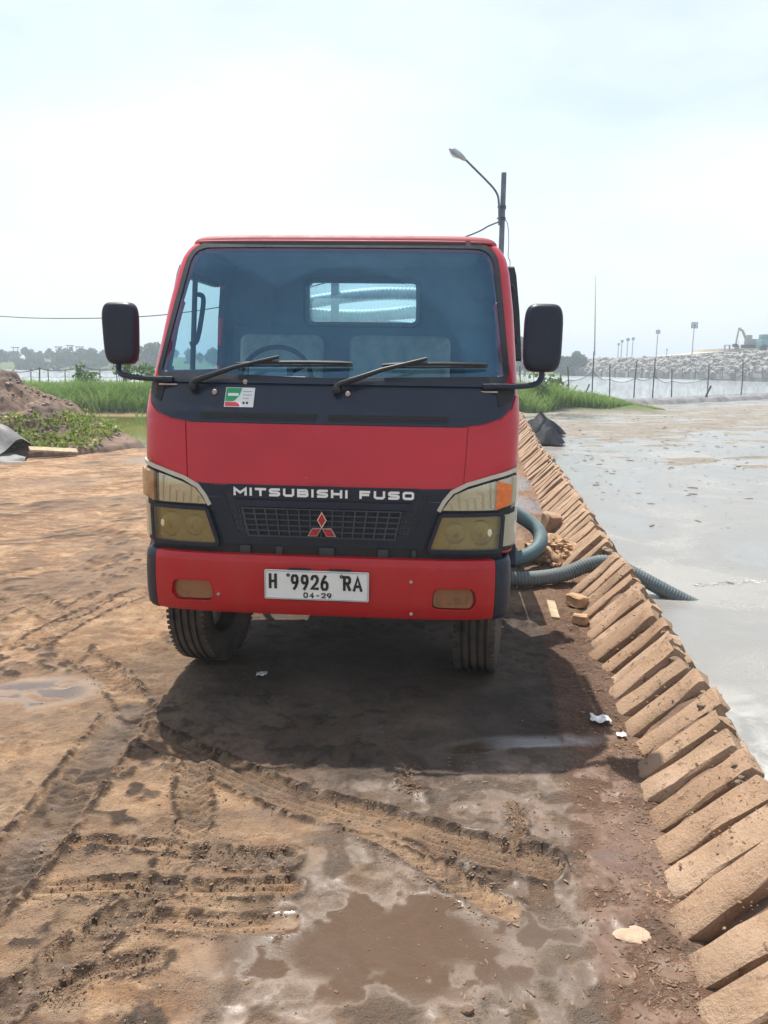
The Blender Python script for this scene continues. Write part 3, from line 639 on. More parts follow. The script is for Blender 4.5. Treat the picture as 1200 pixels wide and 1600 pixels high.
MB().box((0, 1.15, .78), (1.7, .85, .06)).build('cab_floor', M_dark, truck)
# windscreen
wsg = patch('windscreen', WS, M_ws, truck, .004, .004, 40, .03); band('seal', WS, .022, .007, M_seal, wsg, .009, .014)
# door glass, handles and rain visors
for g in (-1, 1):
    fs = lambda y, z, off=0., g=g: Vector((g*(wf(z)+off), y, z))
    dg_ = patch('door_window', DW, M_win, truck, -.012, .004, 10, .05, fn=fs); band('seal', DW, .02, .012, M_seal, dg_, .004, .03, fn=fs)
    MB().tube([fs(.92, 1.54, -.012), fs(.90, 2.08, -.012)], .016, 6).build('divider', M_seal, dg_)
    patch('rain_visor', roundpoly([(.60, 1.62), (.66, 1.62), (.845, 2.04), (1.45, 2.04), (1.45, 2.10), (.79, 2.10)], .02, 3), M_seal, truck, .042, .035, 8, .03, fn=fs)
    door = patch('door', roundpoly([(.46, .84), (1.45, .84), (1.45, 1.50), (.46, 1.50)], .05, 4), M_red, truck, .004, .01, 12, .06, fn=fs)
    MB().box(fs(1.3, 1.36, .012), (.03, .16, .035), .008).build('handle', M_blk, door)
    for zz in (1.72, 1.98): MB().box(F(g*(plan(zz)[3]+.012), zz, .012), (.018, .03, .03), .005).build('clip', M_blk, truck)
# front panels
sx = .645
patch('front_panel', [(-sx+.012, 1.062), (-.60, 1.052), (-.52, 1.042), (.52, 1.042), (.60, 1.052), (sx-.012, 1.062), (sx, 1.32), (-sx, 1.32)], M_red, truck, .006, .014, 40, .025)
for g in (-1, 1):
    pts = [(g*(sx-.006), 1.07), (g*.76, 1.108), (g*.86, 1.128), (g*1.02, 1.15), (g*1.10, 1.16), (g*1.10, 1.46), (g*.895, 1.46), (g*.865, 1.40), (g*.80, 1.355), (g*.72, 1.332), (g*(sx+.006), 1.322)]
    patch('corner_panel', pts if g > 0 else pts[::-1], M_red, truck, .006, .014, 24, .015)
cw = [(0, 1.316), (.62, 1.322), (.72, 1.337), (.80, 1.362), (.855, 1.405), (.878, 1.46), (.88, 1.515), (0, 1.497)]
cw = [(-a, b) for a, b in cw[1:-1]][::-1]+cw
cowl = patch('cowl_panel', [(-.88, 1.515), (-.878, 1.46), (-.855, 1.405), (-.80, 1.362), (-.72, 1.337), (-.62, 1.322), (.62, 1.322), (.72, 1.337), (.80, 1.362), (.855, 1.405), (.878, 1.46), (.88, 1.515)], M_cowl, truck, .009, .016, 60, .015)
for a, b in ((-.575, -.03), (.015, .565)):
    patch('vent_slot', [(a, 1.343), (b-.01, 1.343), (b, 1.364), (a+.005, 1.364)], M_dark, cowl, .0115, .004, 20, .01)
    patch('vent_lip', [(a, 1.337), (b-.01, 1.337), (b-.01, 1.341), (a, 1.341)], M_cowl, cowl, .015, .008, 20, .01)
patch('ledge', [(-.83, 1.492), (.83, 1.492), (.83, 1.505), (-.83, 1.505)], M_cowl, cowl, .02, .02, 40, .01)
for g in (-1, 1): patch('corner_recess', roundpoly([(g*.785, 1.40), (g*.865, 1.44), (g*.865, 1.50), (g*.775, 1.50)][::g], .018, 3), M_dark, cowl, .012, .004, 8, .02)
for x_, z_ in ((-.52, 1.452), (-.38, 1.500), (.10, 1.455)): MB().lathe([(.0, -.012), (.011, -.01), (.013, 0)], 10, 'y', F(x_, z_, .012)).build('washer_nozzle', M_bolt, cowl)
# sticker
stk = patch('inspection_sticker', [(-.468, 1.388), (-.332, 1.388), (-.332, 1.474), (-.468, 1.474)], M_paper, truck, .0115, .002, 8, .02)
patch('green_field', roundpoly([(-.465, 1.412), (-.425, 1.412), (-.40, 1.44), (-.392, 1.4715), (-.465, 1.4715)], [0, .02, .02, 0, 0], 3), M_green, stk, .0125, .001, 6, .02)
patch('red_band', [(-.465, 1.391), (-.395, 1.391), (-.40, 1.402), (-.415, 1.409), (-.465, 1.409)], M_sred, stk, .0125, .001, 6, .02)
for a, b, c, d_ in ((-.455, .012, 1.436, .012), (-.385, .04, 1.455, .003), (-.385, .04, 1.440, .003), (-.385, .03, 1.425, .003)):
    patch('print', [(a, c), (a+(b if b > .015 else .05), c), (a+(b if b > .015 else .05), c+d_), (a, c+d_)], M_plate if b < .02 else M_steelp, stk, .0132, .0006, 3, .02)
for a in (-.378, -.362): patch('print', roundpoly([(a-.005, 1.401), (a+.005, 1.401), (a+.005, 1.411), (a-.005, 1.411)], .004, 3), M_ink, stk, .0132, .0006, 3, .02)
# wipers
for (px_, pz), (ex, ez), (b0, b1, bz0, bz1) in (((-.625, 1.478), (-.232, 1.598), (-.43, .112, 1.572, 1.582)), ((.05, 1.474), (.452, 1.60), (.25, .73, 1.576, 1.585))):
    arm = MB().tube([F(px_, pz, .034), F(px_+.02, pz+.006, .05), F((px_+ex)/2, (pz+ez)/2, .06), F(ex, ez, .042)], [.017, .014, .010, .008], 8).build('wiper_arm', M_seal, truck)
    MB().lathe([(.0, -.045), (.018, -.04), (.022, -.02), (.022, .01)], 14, 'y', F(px_, pz, .01)).build('pivot', M_seal, arm)
    MB().tube([F(b0+(b1-b0)*t, bz0+(bz1-bz0)*t, .030+.008*sin(pi*t)) for t in np.linspace(0, 1, 12)], [.005]+[.009]*10+[.005], 6).build('blade', M_seal, arm)
    MB().tube([F(b0+(b1-b0)*t, bz0+(bz1-bz0)*t-.004, .016) for t in np.linspace(0, 1, 12)], .006, 4).build('rubber', M_rub, arm)
# grille
GR = [(-.462, .768), (.462, .768), (.53, .955), (.556, 1.0), (.585, 1.036), (.585, 1.046), (-.585, 1.046), (-.585, 1.036), (-.556, 1.0), (-.53, .955)]
grille = patch('grille_panel', GR, M_blk, truck, .006, .02, 50, .02)
cut = MB(); RC = roundpoly([(-.40, .798), (.40, .798), (.475, 1.02), (-.475, 1.02)], [.06, .06, .015, .015], 6)
band('rim', RC, .012, .004, M_blk, grille, .012, .012)
patch('recess', RC, M('grille_inner', (.011, .014, .024), .55, 0, .3, 9), grille, .0085, .002, 30, .02)
patch('name_bar', [(-.415, .985), (.415, .985), (.44, 1.045), (-.44, 1.045)], M_blk, grille, .014, .006, 20, .02)
patch('cross_bar', roundpoly([(-.405, .948), (.405, .948), (.412, .978), (-.412, .978)], .006, 2), M_blk, grille, .024, .018, 20, .02)
M_gb = dusty('grille_bar', (.03, .04, .062), (.2, .2, .2), .4, .25, 0, False)
patch('mesh_backing', [(-.35, .806), (.34, .806), (.365, .942), (-.375, .942)], M_dark, grille, .0115, .002, 10, .05)
for k in range(6): zz = .812+k*.0255; patch('grille_bar', [(-.345-.03*k/5, zz-.0032), (.335+.03*k/5, zz-.0032), (.335+.03*k/5, zz+.0032), (-.345-.03*k/5, zz+.0032)], M_gb, grille, .021, .012, 16, .02)
for k in range(15):
    u = k/14; xa = -.34+u*.67; xb = -.37+u*.73; patch('grille_bar', [(xa-.0035, .808), (xa+.0035, .808), (xb+.0035, .942), (xb-.0035, .942)], M_gb, grille, .0225, .012, 1, .03)
for g in (-1, 1):
    for r in range(4):
        for c in range(3): MB().box(F(g*(.355+.018*c+.004*r), .84+.028*r, .011), (.010, .006, .012), .002, 1).build('stud', M_gb, grille)
patch('front_backing', [(-.87, .76), (.87, .76), (.87, 1.03), (.5, 1.036), (-.5, 1.036), (-.87, 1.03)], M_dark, truck, .0018, .004, 40, .03)
patch('lower_valance', [(-.84, .70), (.84, .70), (.84, .77), (-.84, .77)], M_dark, truck, .002, .02, 40, .03)
for a, b in ((-.36, .05), (-.2, .03), (.02, .07), (.28, .05), (.42, .02)): MB().box(F(a, .74, .006), (b, .02, .05), .004).build('radiator_bracket', M('bracket%d' % int(a*100+100), (.03, .032, .036), .6), truck)
# glyph strokes
GL = {'M': [[(0, 0), (0, 1), (.5, .3), (1, 1), (1, 0)]], 'I': [[(0, 0), (0, 1)]], 'T': [[(0, 1), (1, 1)], [(.5, .8), (.5, 0)]],
      'S': [[(.98, 1), (.14, 1), (0, .86), (0, .66), (.14, .52), (.86, .48), (1, .34), (1, .14), (.86, 0), (.02, 0)]],
      'U': [[(0, 1), (0, .18), (.16, 0), (.84, 0), (1, .18), (1, 1)]], 'H': [[(0, 0), (0, 1)], [(1, 0), (1, 1)], [(.22, .5), (.78, .5)]],
      'B': [[(.5, .51), (0, .51), (0, 1), (.84, 1), (.96, .88), (.96, .62), (.84, .51), (.5, .51)], [(.86, .5), (1, .38), (1, .12), (.86, 0), (0, 0), (0, .5)]],
      'F': [[(.92, 1), (0, 1), (0, 0)], [(.2, .5), (.82, .5)]], 'O': [[(.5, 1), (.14, 1), (0, .84), (0, .16), (.14, 0), (.86, 0), (1, .16), (1, .84), (.86, 1), (.5, 1)]],
      '9': [[(1, .58), (.78, .44), (.22, .44), (0, .58), (0, .86), (.22, 1), (.78, 1), (1, .86), (1, .5), (.75, .2), (.45, 0)]],
      '2': [[(0, .8), (.08, .94), (.26, 1), (.76, 1), (1, .86), (1, .66), (.8, .46), (0, .04), (1, .04)]],
      '6': [[(.6, 1), (.25, .76), (0, .44), (0, .14), (.22, 0), (.78, 0), (1, .14), (1, .42), (.78, .56), (.22, .56), (.04, .42)]],
      'R': [[(0, 0), (0, 1), (.78, 1), (1, .87), (1, .62), (.78, .5), (0, .5)], [(.5, .48), (1, 0)]], 'A': [[(0, 0), (.5, 1), (1, 0)], [(.2, .28), (.8, .28)]],
      '0': [[(.5, 1), (.2, 1), (0, .84), (0, .16), (.2, 0), (.8, 0), (1, .16), (1, .84), (.8, 1), (.5, 1)]], '4': [[(.75, 0), (.75, 1), (0, .3), (1, .3)]], '.': [[(.3, .45), (.7, .45)]]}
def ribbon(mb, path, hw, fn, lift):
    P = [Vector(p) for p in path]; k = len(P); base = len(mb.v); closed = (P[0]-P[-1]).length < 1e-6
    if not closed: e0 = (P[0]-P[1]).normalized()*hw; e1 = (P[-1]-P[-2]).normalized()*hw; P[0] = P[0]+e0; P[-1] = P[-1]+e1
    for i in range(k):
        if closed and i in (0, k-1): t0 = (P[k-1]-P[k-2]).normalized(); t1 = (P[1]-P[0]).normalized()
        else: t0 = (P[i]-P[i-1]).normalized() if i else (P[1]-P[0]).normalized(); t1 = (P[i+1]-P[i]).normalized() if i < k-1 else t0
        b = t0+t1; b = b.normalized() if b.length > 1e-6 else t0; nrm = Vector((-b.y, b.x)); q = max(.55, nrm.dot(Vector((-t0.y, t0.x)))); o = nrm*hw/q
        for e in (P[i]+o, P[i]-o): mb.v.append(tuple(fn(e.x, e.y, lift)))
    mb.f += [(base+2*i, base+2*i+1, base+2*i+3, base+2*i+2) for i in range(k-1)]
def glyph(mb, ch, x, z, w, h, hw, fn, lift):
    for i, st in enumerate(GL[ch]): ribbon(mb, [(x+hw+(w-2*hw)*a, z+hw+(h-2*hw)*b) for a, b in st], hw, fn, lift+.0003*i)
word = 'MITSUBISHI FUSO'; wid = {'M': 1.3, 'I': .24, ' ': .55}; gap = .28; tot = sum(wid.get(c, 1.08) for c in word)+gap*(len(word)-1); un = .826/tot; x = -.411
for c in word:
    w = wid.get(c, 1.08)
    if c != ' ':
        mb = MB(); glyph(mb, c, x, .996, w*un, .037, .0054, F, .0175); lt = mb.build('letter', M_white, grille, 0); sm = lt.modifiers.new('thickness', 'SOLIDIFY'); sm.thickness = .002
    x += (w+gap)*un
# three-diamond emblem
def rhomb(pts, sc, off, thick, mat, nm, par):
    cx = sum(p[0] for p in pts)/4; cz = sum(p[1] for p in pts)/4; return patch(nm, [(cx+(p[0]-cx)*sc, cz+(p[1]-cz)*sc) for p in pts], mat, par, off, thick, 2, .05)
a_ = .0435; cz = .8575; emb = None
for ang in (90, 210, 330):
    d0 = Vector((cos(radians(ang-30)), sin(radians(ang-30))))*a_; d1 = Vector((cos(radians(ang+30)), sin(radians(ang+30))))*a_; q = [(0, cz), (d0.x, cz+d0.y), (d0.x+d1.x, cz+d0.y+d1.y), (d1.x, cz+d1.y)]
    if emb is None: emb = rhomb(q, 1., .034, .014, M_chrome, 'emblem', truck)
    else: rhomb(q, 1., .034, .014, M_bolt, 'diamond_edge', emb)
    rhomb(q, .80, .038, .006, M_redlogo, 'diamond', emb)
# headlights
for g in (-1, 1):
    o_ = lambda pts, g=g: [(g*a, b) for a, b in pts] if g > 0 else [(g*a, b) for a, b in pts][::-1]
    hl = patch('headlight', o_([(.478, .752), (.81, .752), (1.02, .745), (1.05, .95), (1.07, 1.10), (.90, 1.118), (.80, 1.10), (.655, 1.06), (.58, 1.028), (.545, .985), (.522, .945)]), M_dark, truck, .003, .012, 30, .02)
    tag(hl, 'hazed headlight unit with %s amber indicator' % ('faded' if g < 0 else 'bright'))
    band('white_trim', o_([(.527, .945), (.551, .99), (.585, 1.033), (.655, 1.067), (.765, 1.098), (.87, 1.120), (.93, 1.130)]), .009, .009, M_trim, hl, .014, .02, closed=False)
    UP = [(.545, .950), (.79, .950), (.79, 1.080), (.74, 1.070), (.655, 1.045), (.60, 1.022), (.572, .99)]
    patch('reflector', o_(UP), M_refl, hl, .006, .002, 12, .02)
    patch('turn_signal', o_([(.79, .950), (.865, .972), (.875, 1.06), (.79, 1.080)] if g > 0 else [(.805, .950), (1.02, .965), (1.04, 1.085), (.90, 1.10), (.805, 1.083)]), M_amber if g < 0 else M_ambb, hl, .0165 if g > 0 else .026, .02, 10, .02)
    if g > 0: patch('marker_back', [(.80, .952), (1.02, .975), (1.04, 1.085), (.90, 1.10), (.80, 1.083)], M_trim, hl, .007, .003, 10, .02); patch('marker_lens', [(.868, .952), (1.02, .975), (1.04, 1.085), (.90, 1.10), (.878, 1.098)], M_lensc, hl, .018, .003, 10, .02)
    for k in range(6 if g < 0 else 7):
        xx = .585+k*.036; zt = float(np.interp(xx+.01, [.572, .60, .655, .74, .80], [.99, 1.022, 1.045, 1.070, 1.083]))-.006
        patch('lens_rib', o_([(xx, .954), (xx+.006, .954), (xx, zt), (xx-.006, zt)]), M_trim, hl, .012, .005, 1, .05)
    patch('upper_lens', o_(UP), M_lensc, hl, .018, .003, 14, .015)
    LO = roundpoly([(.492, .770), (.805, .768), (.812, .925), (.542, .922)], .008, 2)
    bk = patch('lamp_back', o_(LO), M_refl, hl, .0055, .002, 12, .03)
    for cx, rr in ((.60, .052), (.715, .062)):
        mb = MB(); mb.lathe([(rr*sin(t), .002-.0145*cos(t)) for t in np.linspace(.02, pi/2, 7)], 20, 'y', F(g*cx, .845, .006)); mb.build('bowl', M_refl, hl, 180)
        MB().lathe([(.001, -.017), (.008, -.015), (.010, -.008)], 10, 'y', F(g*(cx+.01), .838, .006)).build('bulb', M_bolt, hl)
    patch('lower_lens', o_(LO), M_lensy, hl, .026, .003, 14, .02)
    band('bezel', o_(LO), .001, .016, M_blk, hl, .029, .026)
    patch('side_lens', o_(roundpoly([(.835, .775), (1.0, .768), (1.02, .945), (.838, .922)], .01, 2)), M_lensc, hl, .015, .004, 8, .03)
    patch('side_lens_back', o_([(.835, .775), (1.0, .768), (1.02, .945), (.838, .922)]), M_trim, hl, .006, .002, 8, .03)
# bumper
def bplan():
    t = np.linspace(0, pi/2, 160); x = .874*np.sin(t)**.45; y = .26*(1-np.cos(t)**.45); s = np.concatenate([[0], np.cumsum(np.hypot(np.diff(x), np.diff(y)))]); return s, x, y
BS, BX, BY = bplan()
def FB(s, z, off=0.):
    a = abs(s); g = 1 if s >= 0 else -1; d_ = lambda q: Vector((np.interp(q, BS, BX), np.interp(q, BS, BY)+max(0, q-BS[-1])))
    p = d_(a); t = d_(a+.004)-d_(max(0, a-.004)); t.normalize(); p = p+Vector((t.y, -t.x))*off; return Vector((g*p.x, p.y, z))
PRF = [(.448, -.07), (.440, -.045), (.446, -.012), (.462, -.002), (.53, .003), (.62, .004), (.690, .0), (.712, -.004), (.724, -.014), (.727, -.03), (.724, -.08)]
def bump_part(name, s0, s1, mat, n_, parent, dz=0.):
    mb = MB(); ss = np.linspace(s0, s1, n_+1); k = len(PRF); prof = [(z, o) for z, o in PRF]+[(.70, -.085), (.47, -.085)]; k = len(prof)
    for s in ss: mb.v += [tuple(FB(s, z+dz, o)) for z, o in prof]
    mb.f = [(i*k+j, i*k+(j+1) % k, (i+1)*k+(j+1) % k, (i+1)*k+j) for i in range(n_) for j in range(k)]+[tuple(range(k)), tuple(n_*k+j for j in reversed(range(k)))]
    return mb.build(name, mat, parent, 50)
bumper = bump_part('bumper', -.80, .80, M_bump, 60, truck)
for g in (-1, 1):
    lo, hi = (.803, BS[-1]+.12); bump_part('corner_cap', g*lo, g*hi, M_blk, 16, bumper, -.003)
    po = roundpoly([(g*.505, .502), (g*.69, .497), (g*.715, .535), (g*.70, .597), (g*.515, .597)][::g], .03, 5)
    k = len(po); mb = MB(); mb.v = [(x_, -.05, z_) for x_, z_ in po]+[(x_, .045, z_) for x_, z_ in po]; mb.f = [tuple(range(k)), tuple(range(2*k-1, k-1, -1))]+[(i, (i+1) % k, k+(i+1) % k, k+i) for i in range(k)]
    ct = mb.build('cutter', M_dark, None, 0); ct.matrix_world = truck.matrix_basis if False else Matrix.LocRotScale(truck.location, truck.rotation_euler, None); bpy.context.view_layer.update(); boolean(bumper, ct)
    fg = patch('fog_lamp', roundpoly([(g*.51, .507), (g*.685, .503), (g*.70, .535), (g*.692, .592), (g*.52, .592)][::g], .028, 5), M_fog, bumper, -.014 if g < 0 else -.005, .02, 12, .02, fn=FB)
    if g > 0:
        for k in range(16): MB().tube([FB(.535+k*.009, .512, -.0045), FB(.535+k*.009, .588, -.0045)], .0018, 4).build('fog_rib', M_fog, bumper)
    band('fog_rim', po, .001, .005, M_bump, bumper, .006, .006, fn=FB)
for a, b in ((-.480, .536), (.412, .627), (.416, .476)): MB().lathe([(.0, -.012), (.007, -.009), (.009, -.002)], 10, 'y', FB(a, b, .002)).build('bolt', M_bolt, bumper)
# plate
fp = lambda x, z, off=0.: Vector((x, -.020-off, z))
pl = patch('license_plate', roundpoly([(-.258, .530), (.222, .530), (.222, .668), (-.258, .668)], .008, 3), M_plate, truck, .0, .006, 4, .05, fn=fp)
band('raised_rim', roundpoly([(-.255, .533), (.219, .533), (.219, .665), (-.255, .665)], .008, 3), .0025, .0, M_steelp, pl, .0025, .002, fn=fp)
for x_ in (-.10, .09): MB().box((x_, -.008, .6), (.10, .018, .15), .004).build('plate_bracket', M_dark, pl)
for c, x_, z_, w, h_ in (('H', -.238, .580, .038, .071), ('9', -.136, .577, .036, .073), ('9', -.090, .577, .036, .073), ('2', -.045, .577, .038, .073), ('6', .001, .577, .037, .073), ('R', .104, .580, .037, .071), ('A', .149, .579, .044, .071)):
    mb = MB(); glyph(mb, c, x_, z_, w, h_, .0064, fp, .0022); mb.build('plate_character', M_ink, pl, 0)
for c, x_ in (('0', -.078), ('4', -.050), ('.', -.022), ('2', .004), ('9', .030)): mb = MB(); glyph(mb, c, x_, .540, .021, .026, .0028, fp, .0022); mb.build('plate_character', M_ink, pl, 0)
for cx in (-.148, .097):
    mb = MB(); ribbon(mb, [(cx+.0055*cos(t), .646+.0055*sin(t)) for t in np.linspace(0, 2*pi, 10)], .003, fp, .003); mb.build('plate_screw', M_ink, pl, 0)
# wheels
grv = [-.058, -.020, .020, .058]; tp = [(.205, -.07), (.245, -.098), (.30, -.107), (.335, -.102), (.352, -.090)]
for q in grv: tp += [(.359, q-.008), (.346, q-.006), (.346, q+.006), (.359, q+.008)]
tp += [(.352, .090), (.335, .102), (.30, .107), (.245, .098), (.205, .07)]
def wheel(x, y, rot, parent=truck):
    w = MB().lathe(tp, 56, 'x', (0, 0, 0), True).build('wheel', M_tyre, parent, 30); w.location = (x, y, .352); w.rotation_euler = (0, 0, rot)
    g = 1 if x > 0 else -1
    MB().lathe([(.208, -.08), (.20, -.02), (.15, g*.02), (.11, g*.03), (.10, g*.07), (.06, g*.085), (.001, g*.085)], 28, 'x').build('rim', M_rim, w)
    mb = MB()
    for k in range(72):
        a = 2*pi*k/72
        for sgn in (-1, 1): mb.box((sgn*.088, .3500*cos(a), .3500*sin(a)), (.030, .016, .012), rot=Matrix.Rotation(a-pi/2, 3, 'X'))
    tag(mb.build('tread_lugs', M_tyre, w, 0), kind='stuff'); mb = MB()
    for k in range(6): a = k*pi/3; mb.box((g*.04, .125*cos(a), .125*sin(a)), (.03, .022, .022), .004)
    mb.build('wheel_nuts', M_bolt, w); return w
wheel(-.68, .60, radians(-8)); wheel(.765, .60, radians(-8))
for x_ in (-.83, -.60, .60, .83): wheel(x_, 3.12, 0)
for g in (-1, 1):
    mb = MB(); n_ = 20
    for i in range(n_+1):
        a = radians(38+ (135)*i/n_); cy, cz_ = .62+.44*cos(pi-a), .37+.44*sin(a); cy2, cz2 = .62+.475*cos(pi-a), .37+.475*sin(a)
        mb.v += [(g*.62, cy, cz_), (g*.90, cy, cz_), (g*.905, cy2, cz2), (g*.62, cy2, cz2)]
    mb.f = [(i*4+j, i*4+(j+1) % 4, i*4+4+(j+1) % 4, i*4+4+j) for i in range(n_) for j in range(4)]+[(0, 1, 2, 3), (n_*4+3, n_*4+2, n_*4+1, n_*4)]
    mb.build('wheel_arch', M_blk, truck, 40)
MB().tube([(-.62, .62, .34), (-.45, .62, .31), (.45, .62, .31), (.62, .62, .34)], .045, 10).build('front_axle', M_dark, truck)
MB().tube([(-.85, 3.12, .352), (.85, 3.12, .352)], .06, 10).lathe([(.001, -.17), (.1, -.15), (.17, 0), (.1, .15), (.001, .17)], 16, 'x', (0, 3.12, .352)).build('rear_axle', M_dark, truck, 180)
for g in (-1, 1): MB().box((g*.36, 2.35, .62), (.07, 4.4, .17), .01).build('chassis_rail', M_dark, truck)
MB().box((0, .75, .60), (.55, .9, .34), .05).build('engine', M_dark, truck); MB().box((0, .12, .62), (1.5, .05, .12), .01).build('cross_member', M_dark, truck)
MB().tube(spline([(-.30, .35, .46), (-.32, .45, .40), (-.30, .6, .36)], 6), .012, 6).box((-.36, .30, .435), (.05, .01, .02)).build('tow_bracket', M_trim, truck)
# mirrors
def mirror(cx, cy, cz, hw, hh, armpts, tilt, label):
    mb = MB(); n_ = 44; lay = [(-.050, .55), (-.048, .78), (-.040, .90), (-.022, .975), (0, 1.), (.022, 1.), (.028, .94)]
    for oy, sc_ in lay:
        for k in range(n_):
            a = 2*pi*k/n_; c, s = cos(a), sin(a); x_ = hw*abs(c)**.42*(1 if c >= 0 else -1); z_ = hh*abs(s)**.46*(1 if s >= 0 else -1)
            mb.v.append((x_*sc_*(1+tilt*z_/hh), oy, z_*(1-(1-sc_)*.6)))
    mb.f = [(r*n_+i, r*n_+(i+1) % n_, (r+1)*n_+(i+1) % n_, (r+1)*n_+i) for r in range(len(lay)-1) for i in range(n_)]+[tuple(range(n_)), tuple((len(lay)-1)*n_+i for i in reversed(range(n_)))]
    o = mb.build('door_mirror', M_blk, truck, 60); o.location = (cx, cy, cz)
    MB().box((0, .031, 0), (hw*1.7, .004, hh*1.75), .002).build('mirror_glass', M_glass_mirror, o)
    arm = MB().tube(spline([(a-cx, b-cy, c-cz) for a, b, c in armpts], 7), .0135, 10).build('mirror_arm', M_blk, o)
    MB().box([armpts[-1][i]-(cx, cy, cz)[i] for i in range(3)], (.05, .035, .025), .006).build('arm_bracket', M_blk, o)
    MB().box([armpts[-1][i]-(cx, cy, cz)[i]-(.0, .0, .024)[i] for i in range(3)], (.09, .012, .008), .002).build('bracket_bolt', M_bolt, o); return o
mirror(-1.036, .36, 1.722, .083, .149, [(-1.045, .35, 1.60), (-1.05, .34, 1.555), (-1.02, .31, 1.527), (-.93, .27, 1.515), (-.84, .235, 1.512), (-.755, .205, 1.512)], .06, '')
mirror(.985, .32, 1.725, .088, .155, [(.985, .31, 1.60), (.985, .30, 1.545), (.955, .28, 1.515), (.87, .25, 1.505), (.78, .215, 1.505), (.735, .205, 1.503)], .0, '')
# cabin interior
mb = MB(); dsh = [(.30, 1.30), (.30, 1.44), (.36, 1.475), (.60, 1.485), (.70, 1.46), (.74, 1.38), (.72, 1.05), (.5, .9), (.30, 1.0)]
k = len(dsh)
for g in (-.80, .80): mb.v += [(g, a, b) for a, b in dsh]
mb.f = [tuple(range(k)), tuple(range(2*k-1, k-1, -1))]+[(i, (i+1) % k, k+(i+1) % k, k+i) for i in range(k)]
mb.build('dashboard', M_dash, truck, 30)
ip = MB().box((-.335, .50, 1.535), (.22, .10, .125), .02).build('instrument_hood', M_dash, truck); MB().box((-.335, .446, 1.535), (.19, .006, .098), .002).build('instrument_face', M_steelp, ip)
for c, s_ in (((-.30, .40, 1.487), (.07, .05, .012)), ((.26, .40, 1.487), (.09, .05, .012)), ((.38, .45, 1.497), (.06, .04, .03)), ((.66, .5, 1.5), (.10, .07, .05))): tag(MB().box(c, s_, .004).build('paper_scrap', M_paper, truck))
mb = MB(); st = [Vector((-.40+.20*cos(a), .93+.20*sin(a)*.30, 1.50+.20*sin(a)*.9)) for a in np.linspace(0, 2*pi, 33)]; mb.tube(st, .014, 8)
for a in (.5, pi-.5, -pi/2): mb.tube([(-.40, .93, 1.50), (-.40+.2*cos(a), .93+.06*sin(a), 1.50+.18*sin(a))], .012, 6)
mb.tube([(-.40, .93, 1.50), (-.40, .72, 1.25)], .03, 8); mb.build('steering_wheel', M_rub, truck)
for cx, w in ((-.44, .50), (.27, .60)):
    st_ = MB().box((cx, 1.28, 1.46), (w, .14, .60), .05, 4, Matrix.Rotation(-.15, 3, 'X')).build('seat_back', M_seat, truck); MB().box((cx, 1.03, 1.14), (w, .5, .14), .05, 3).build('seat_cushion', M_seat, st_)
MB().tube(spline([(-.775, .60, 1.68), (-.745, .62, 1.70), (-.735, .68, 1.82), (-.735, .72, 1.92), (-.765, .73, 1.94)], 5), .013, 8).build('grab_handle', M_rub, truck)
MB().tube([(-.55, 1.50, .95), (-.55, 1.50, 1.85)], .02, 6).build('belt_post', M_trimin, truck)
# tank body behind the cab
mb = MB(); mb.lathe([(.001, 1.78), (.30, 1.80), (.50, 1.86), (.60, 1.98), (.62, 2.1), (.62, 4.3), (.60, 4.42), (.50, 4.54), (.30, 4.60), (.001, 4.62)], 40, 'y', (0, 0, 1.20)); tank = mb.build('tank', M_red, truck, 40)
MB().lathe([(.22, 1.80), (.22, 1.90), (.25, 1.90), (.25, 1.93), (.001, 1.95)], 24, 'z', (0, 3.2, 0)).build('manhole', M_blk, tank)
for y_ in (2.2, 3.2, 4.2): MB().lathe([(.618, -.03), (.632, -.03), (.632, .03), (.618, .03)], 40, 'y', (0, y_, 1.2)).build('tank_band', M_blk, tank)
for g in (-1, 1):
    MB().box((g*.985, 3.0, .90), (.05, 2.55, .26), .01).build('side_board', M_red, truck); MB().box((g*.8, 3.12, .80), (.48, 1.05, .03), .01).build('rear_fender', M_dark, truck)
MB().box((0, 3.0, .735), (1.92, 2.6, .05), .005).build('deck', M_dark, truck)
rack = MB().tube([(-.75, 1.74, .75), (-.75, 1.74, 1.98)], .025, 8).tube([(.75, 1.74, .75), (.75, 1.74, 1.98)], .025, 8).tube([(-.75, 1.74, 1.78), (.75, 1.74, 1.78)], .022, 8).build('hose_rack', M_dark, truck)
MB().box((-.18, 1.74, 1.43), (.05, .04, 1.36), .004).build('rack_post', M_steelp, rack)

# ================================================================== HOSES
def hose(name, pts, r, mat, pitch=.022, amp=.10, step=4, n=16, sub=20):
    P = spline(pts, sub); L_ = [0]
    for a, b in zip(P[:-1], P[1:]): L_.append(L_[-1]+(b-a).length)
    L_ = np.array(L_); A = np.array([tuple(p) for p in P]); k = int(L_[-1]/(pitch/step)); s = np.linspace(0, L_[-1], k)
    path = np.stack([np.interp(s, L_, A[:, i]) for i in range(3)], 1); rad = r*(1+amp*(np.abs(np.sin(pi*s/pitch))-.5)); 
    return MB().tube([tuple(p) for p in path], list(rad), n).build(name, mat, None, 50, fix=False)
hz = .062
p1 = [(-.15, 5.55, .30), (.45, 5.50, .10), (.80, 5.44, hz), (1.05, 5.42, hz), (1.32, 5.50, .075), (1.52, 5.55, .135), (1.68, 5.57, .15), (1.86, 5.52, .075), (2.12, 5.42, -.05), (2.40, 5.34, -.18)]
o = tag(hose('suction_hose', p1, .054, M_hose), 'grey corrugated suction hose crossing the slab wall and dipping into the slurry', 'hose')
for q, rr in ((1, .066),): MB().tube([(.40, 5.50, .115), (.52, 5.49, .085)], rr, 18).build('coupling', M_blk, o)
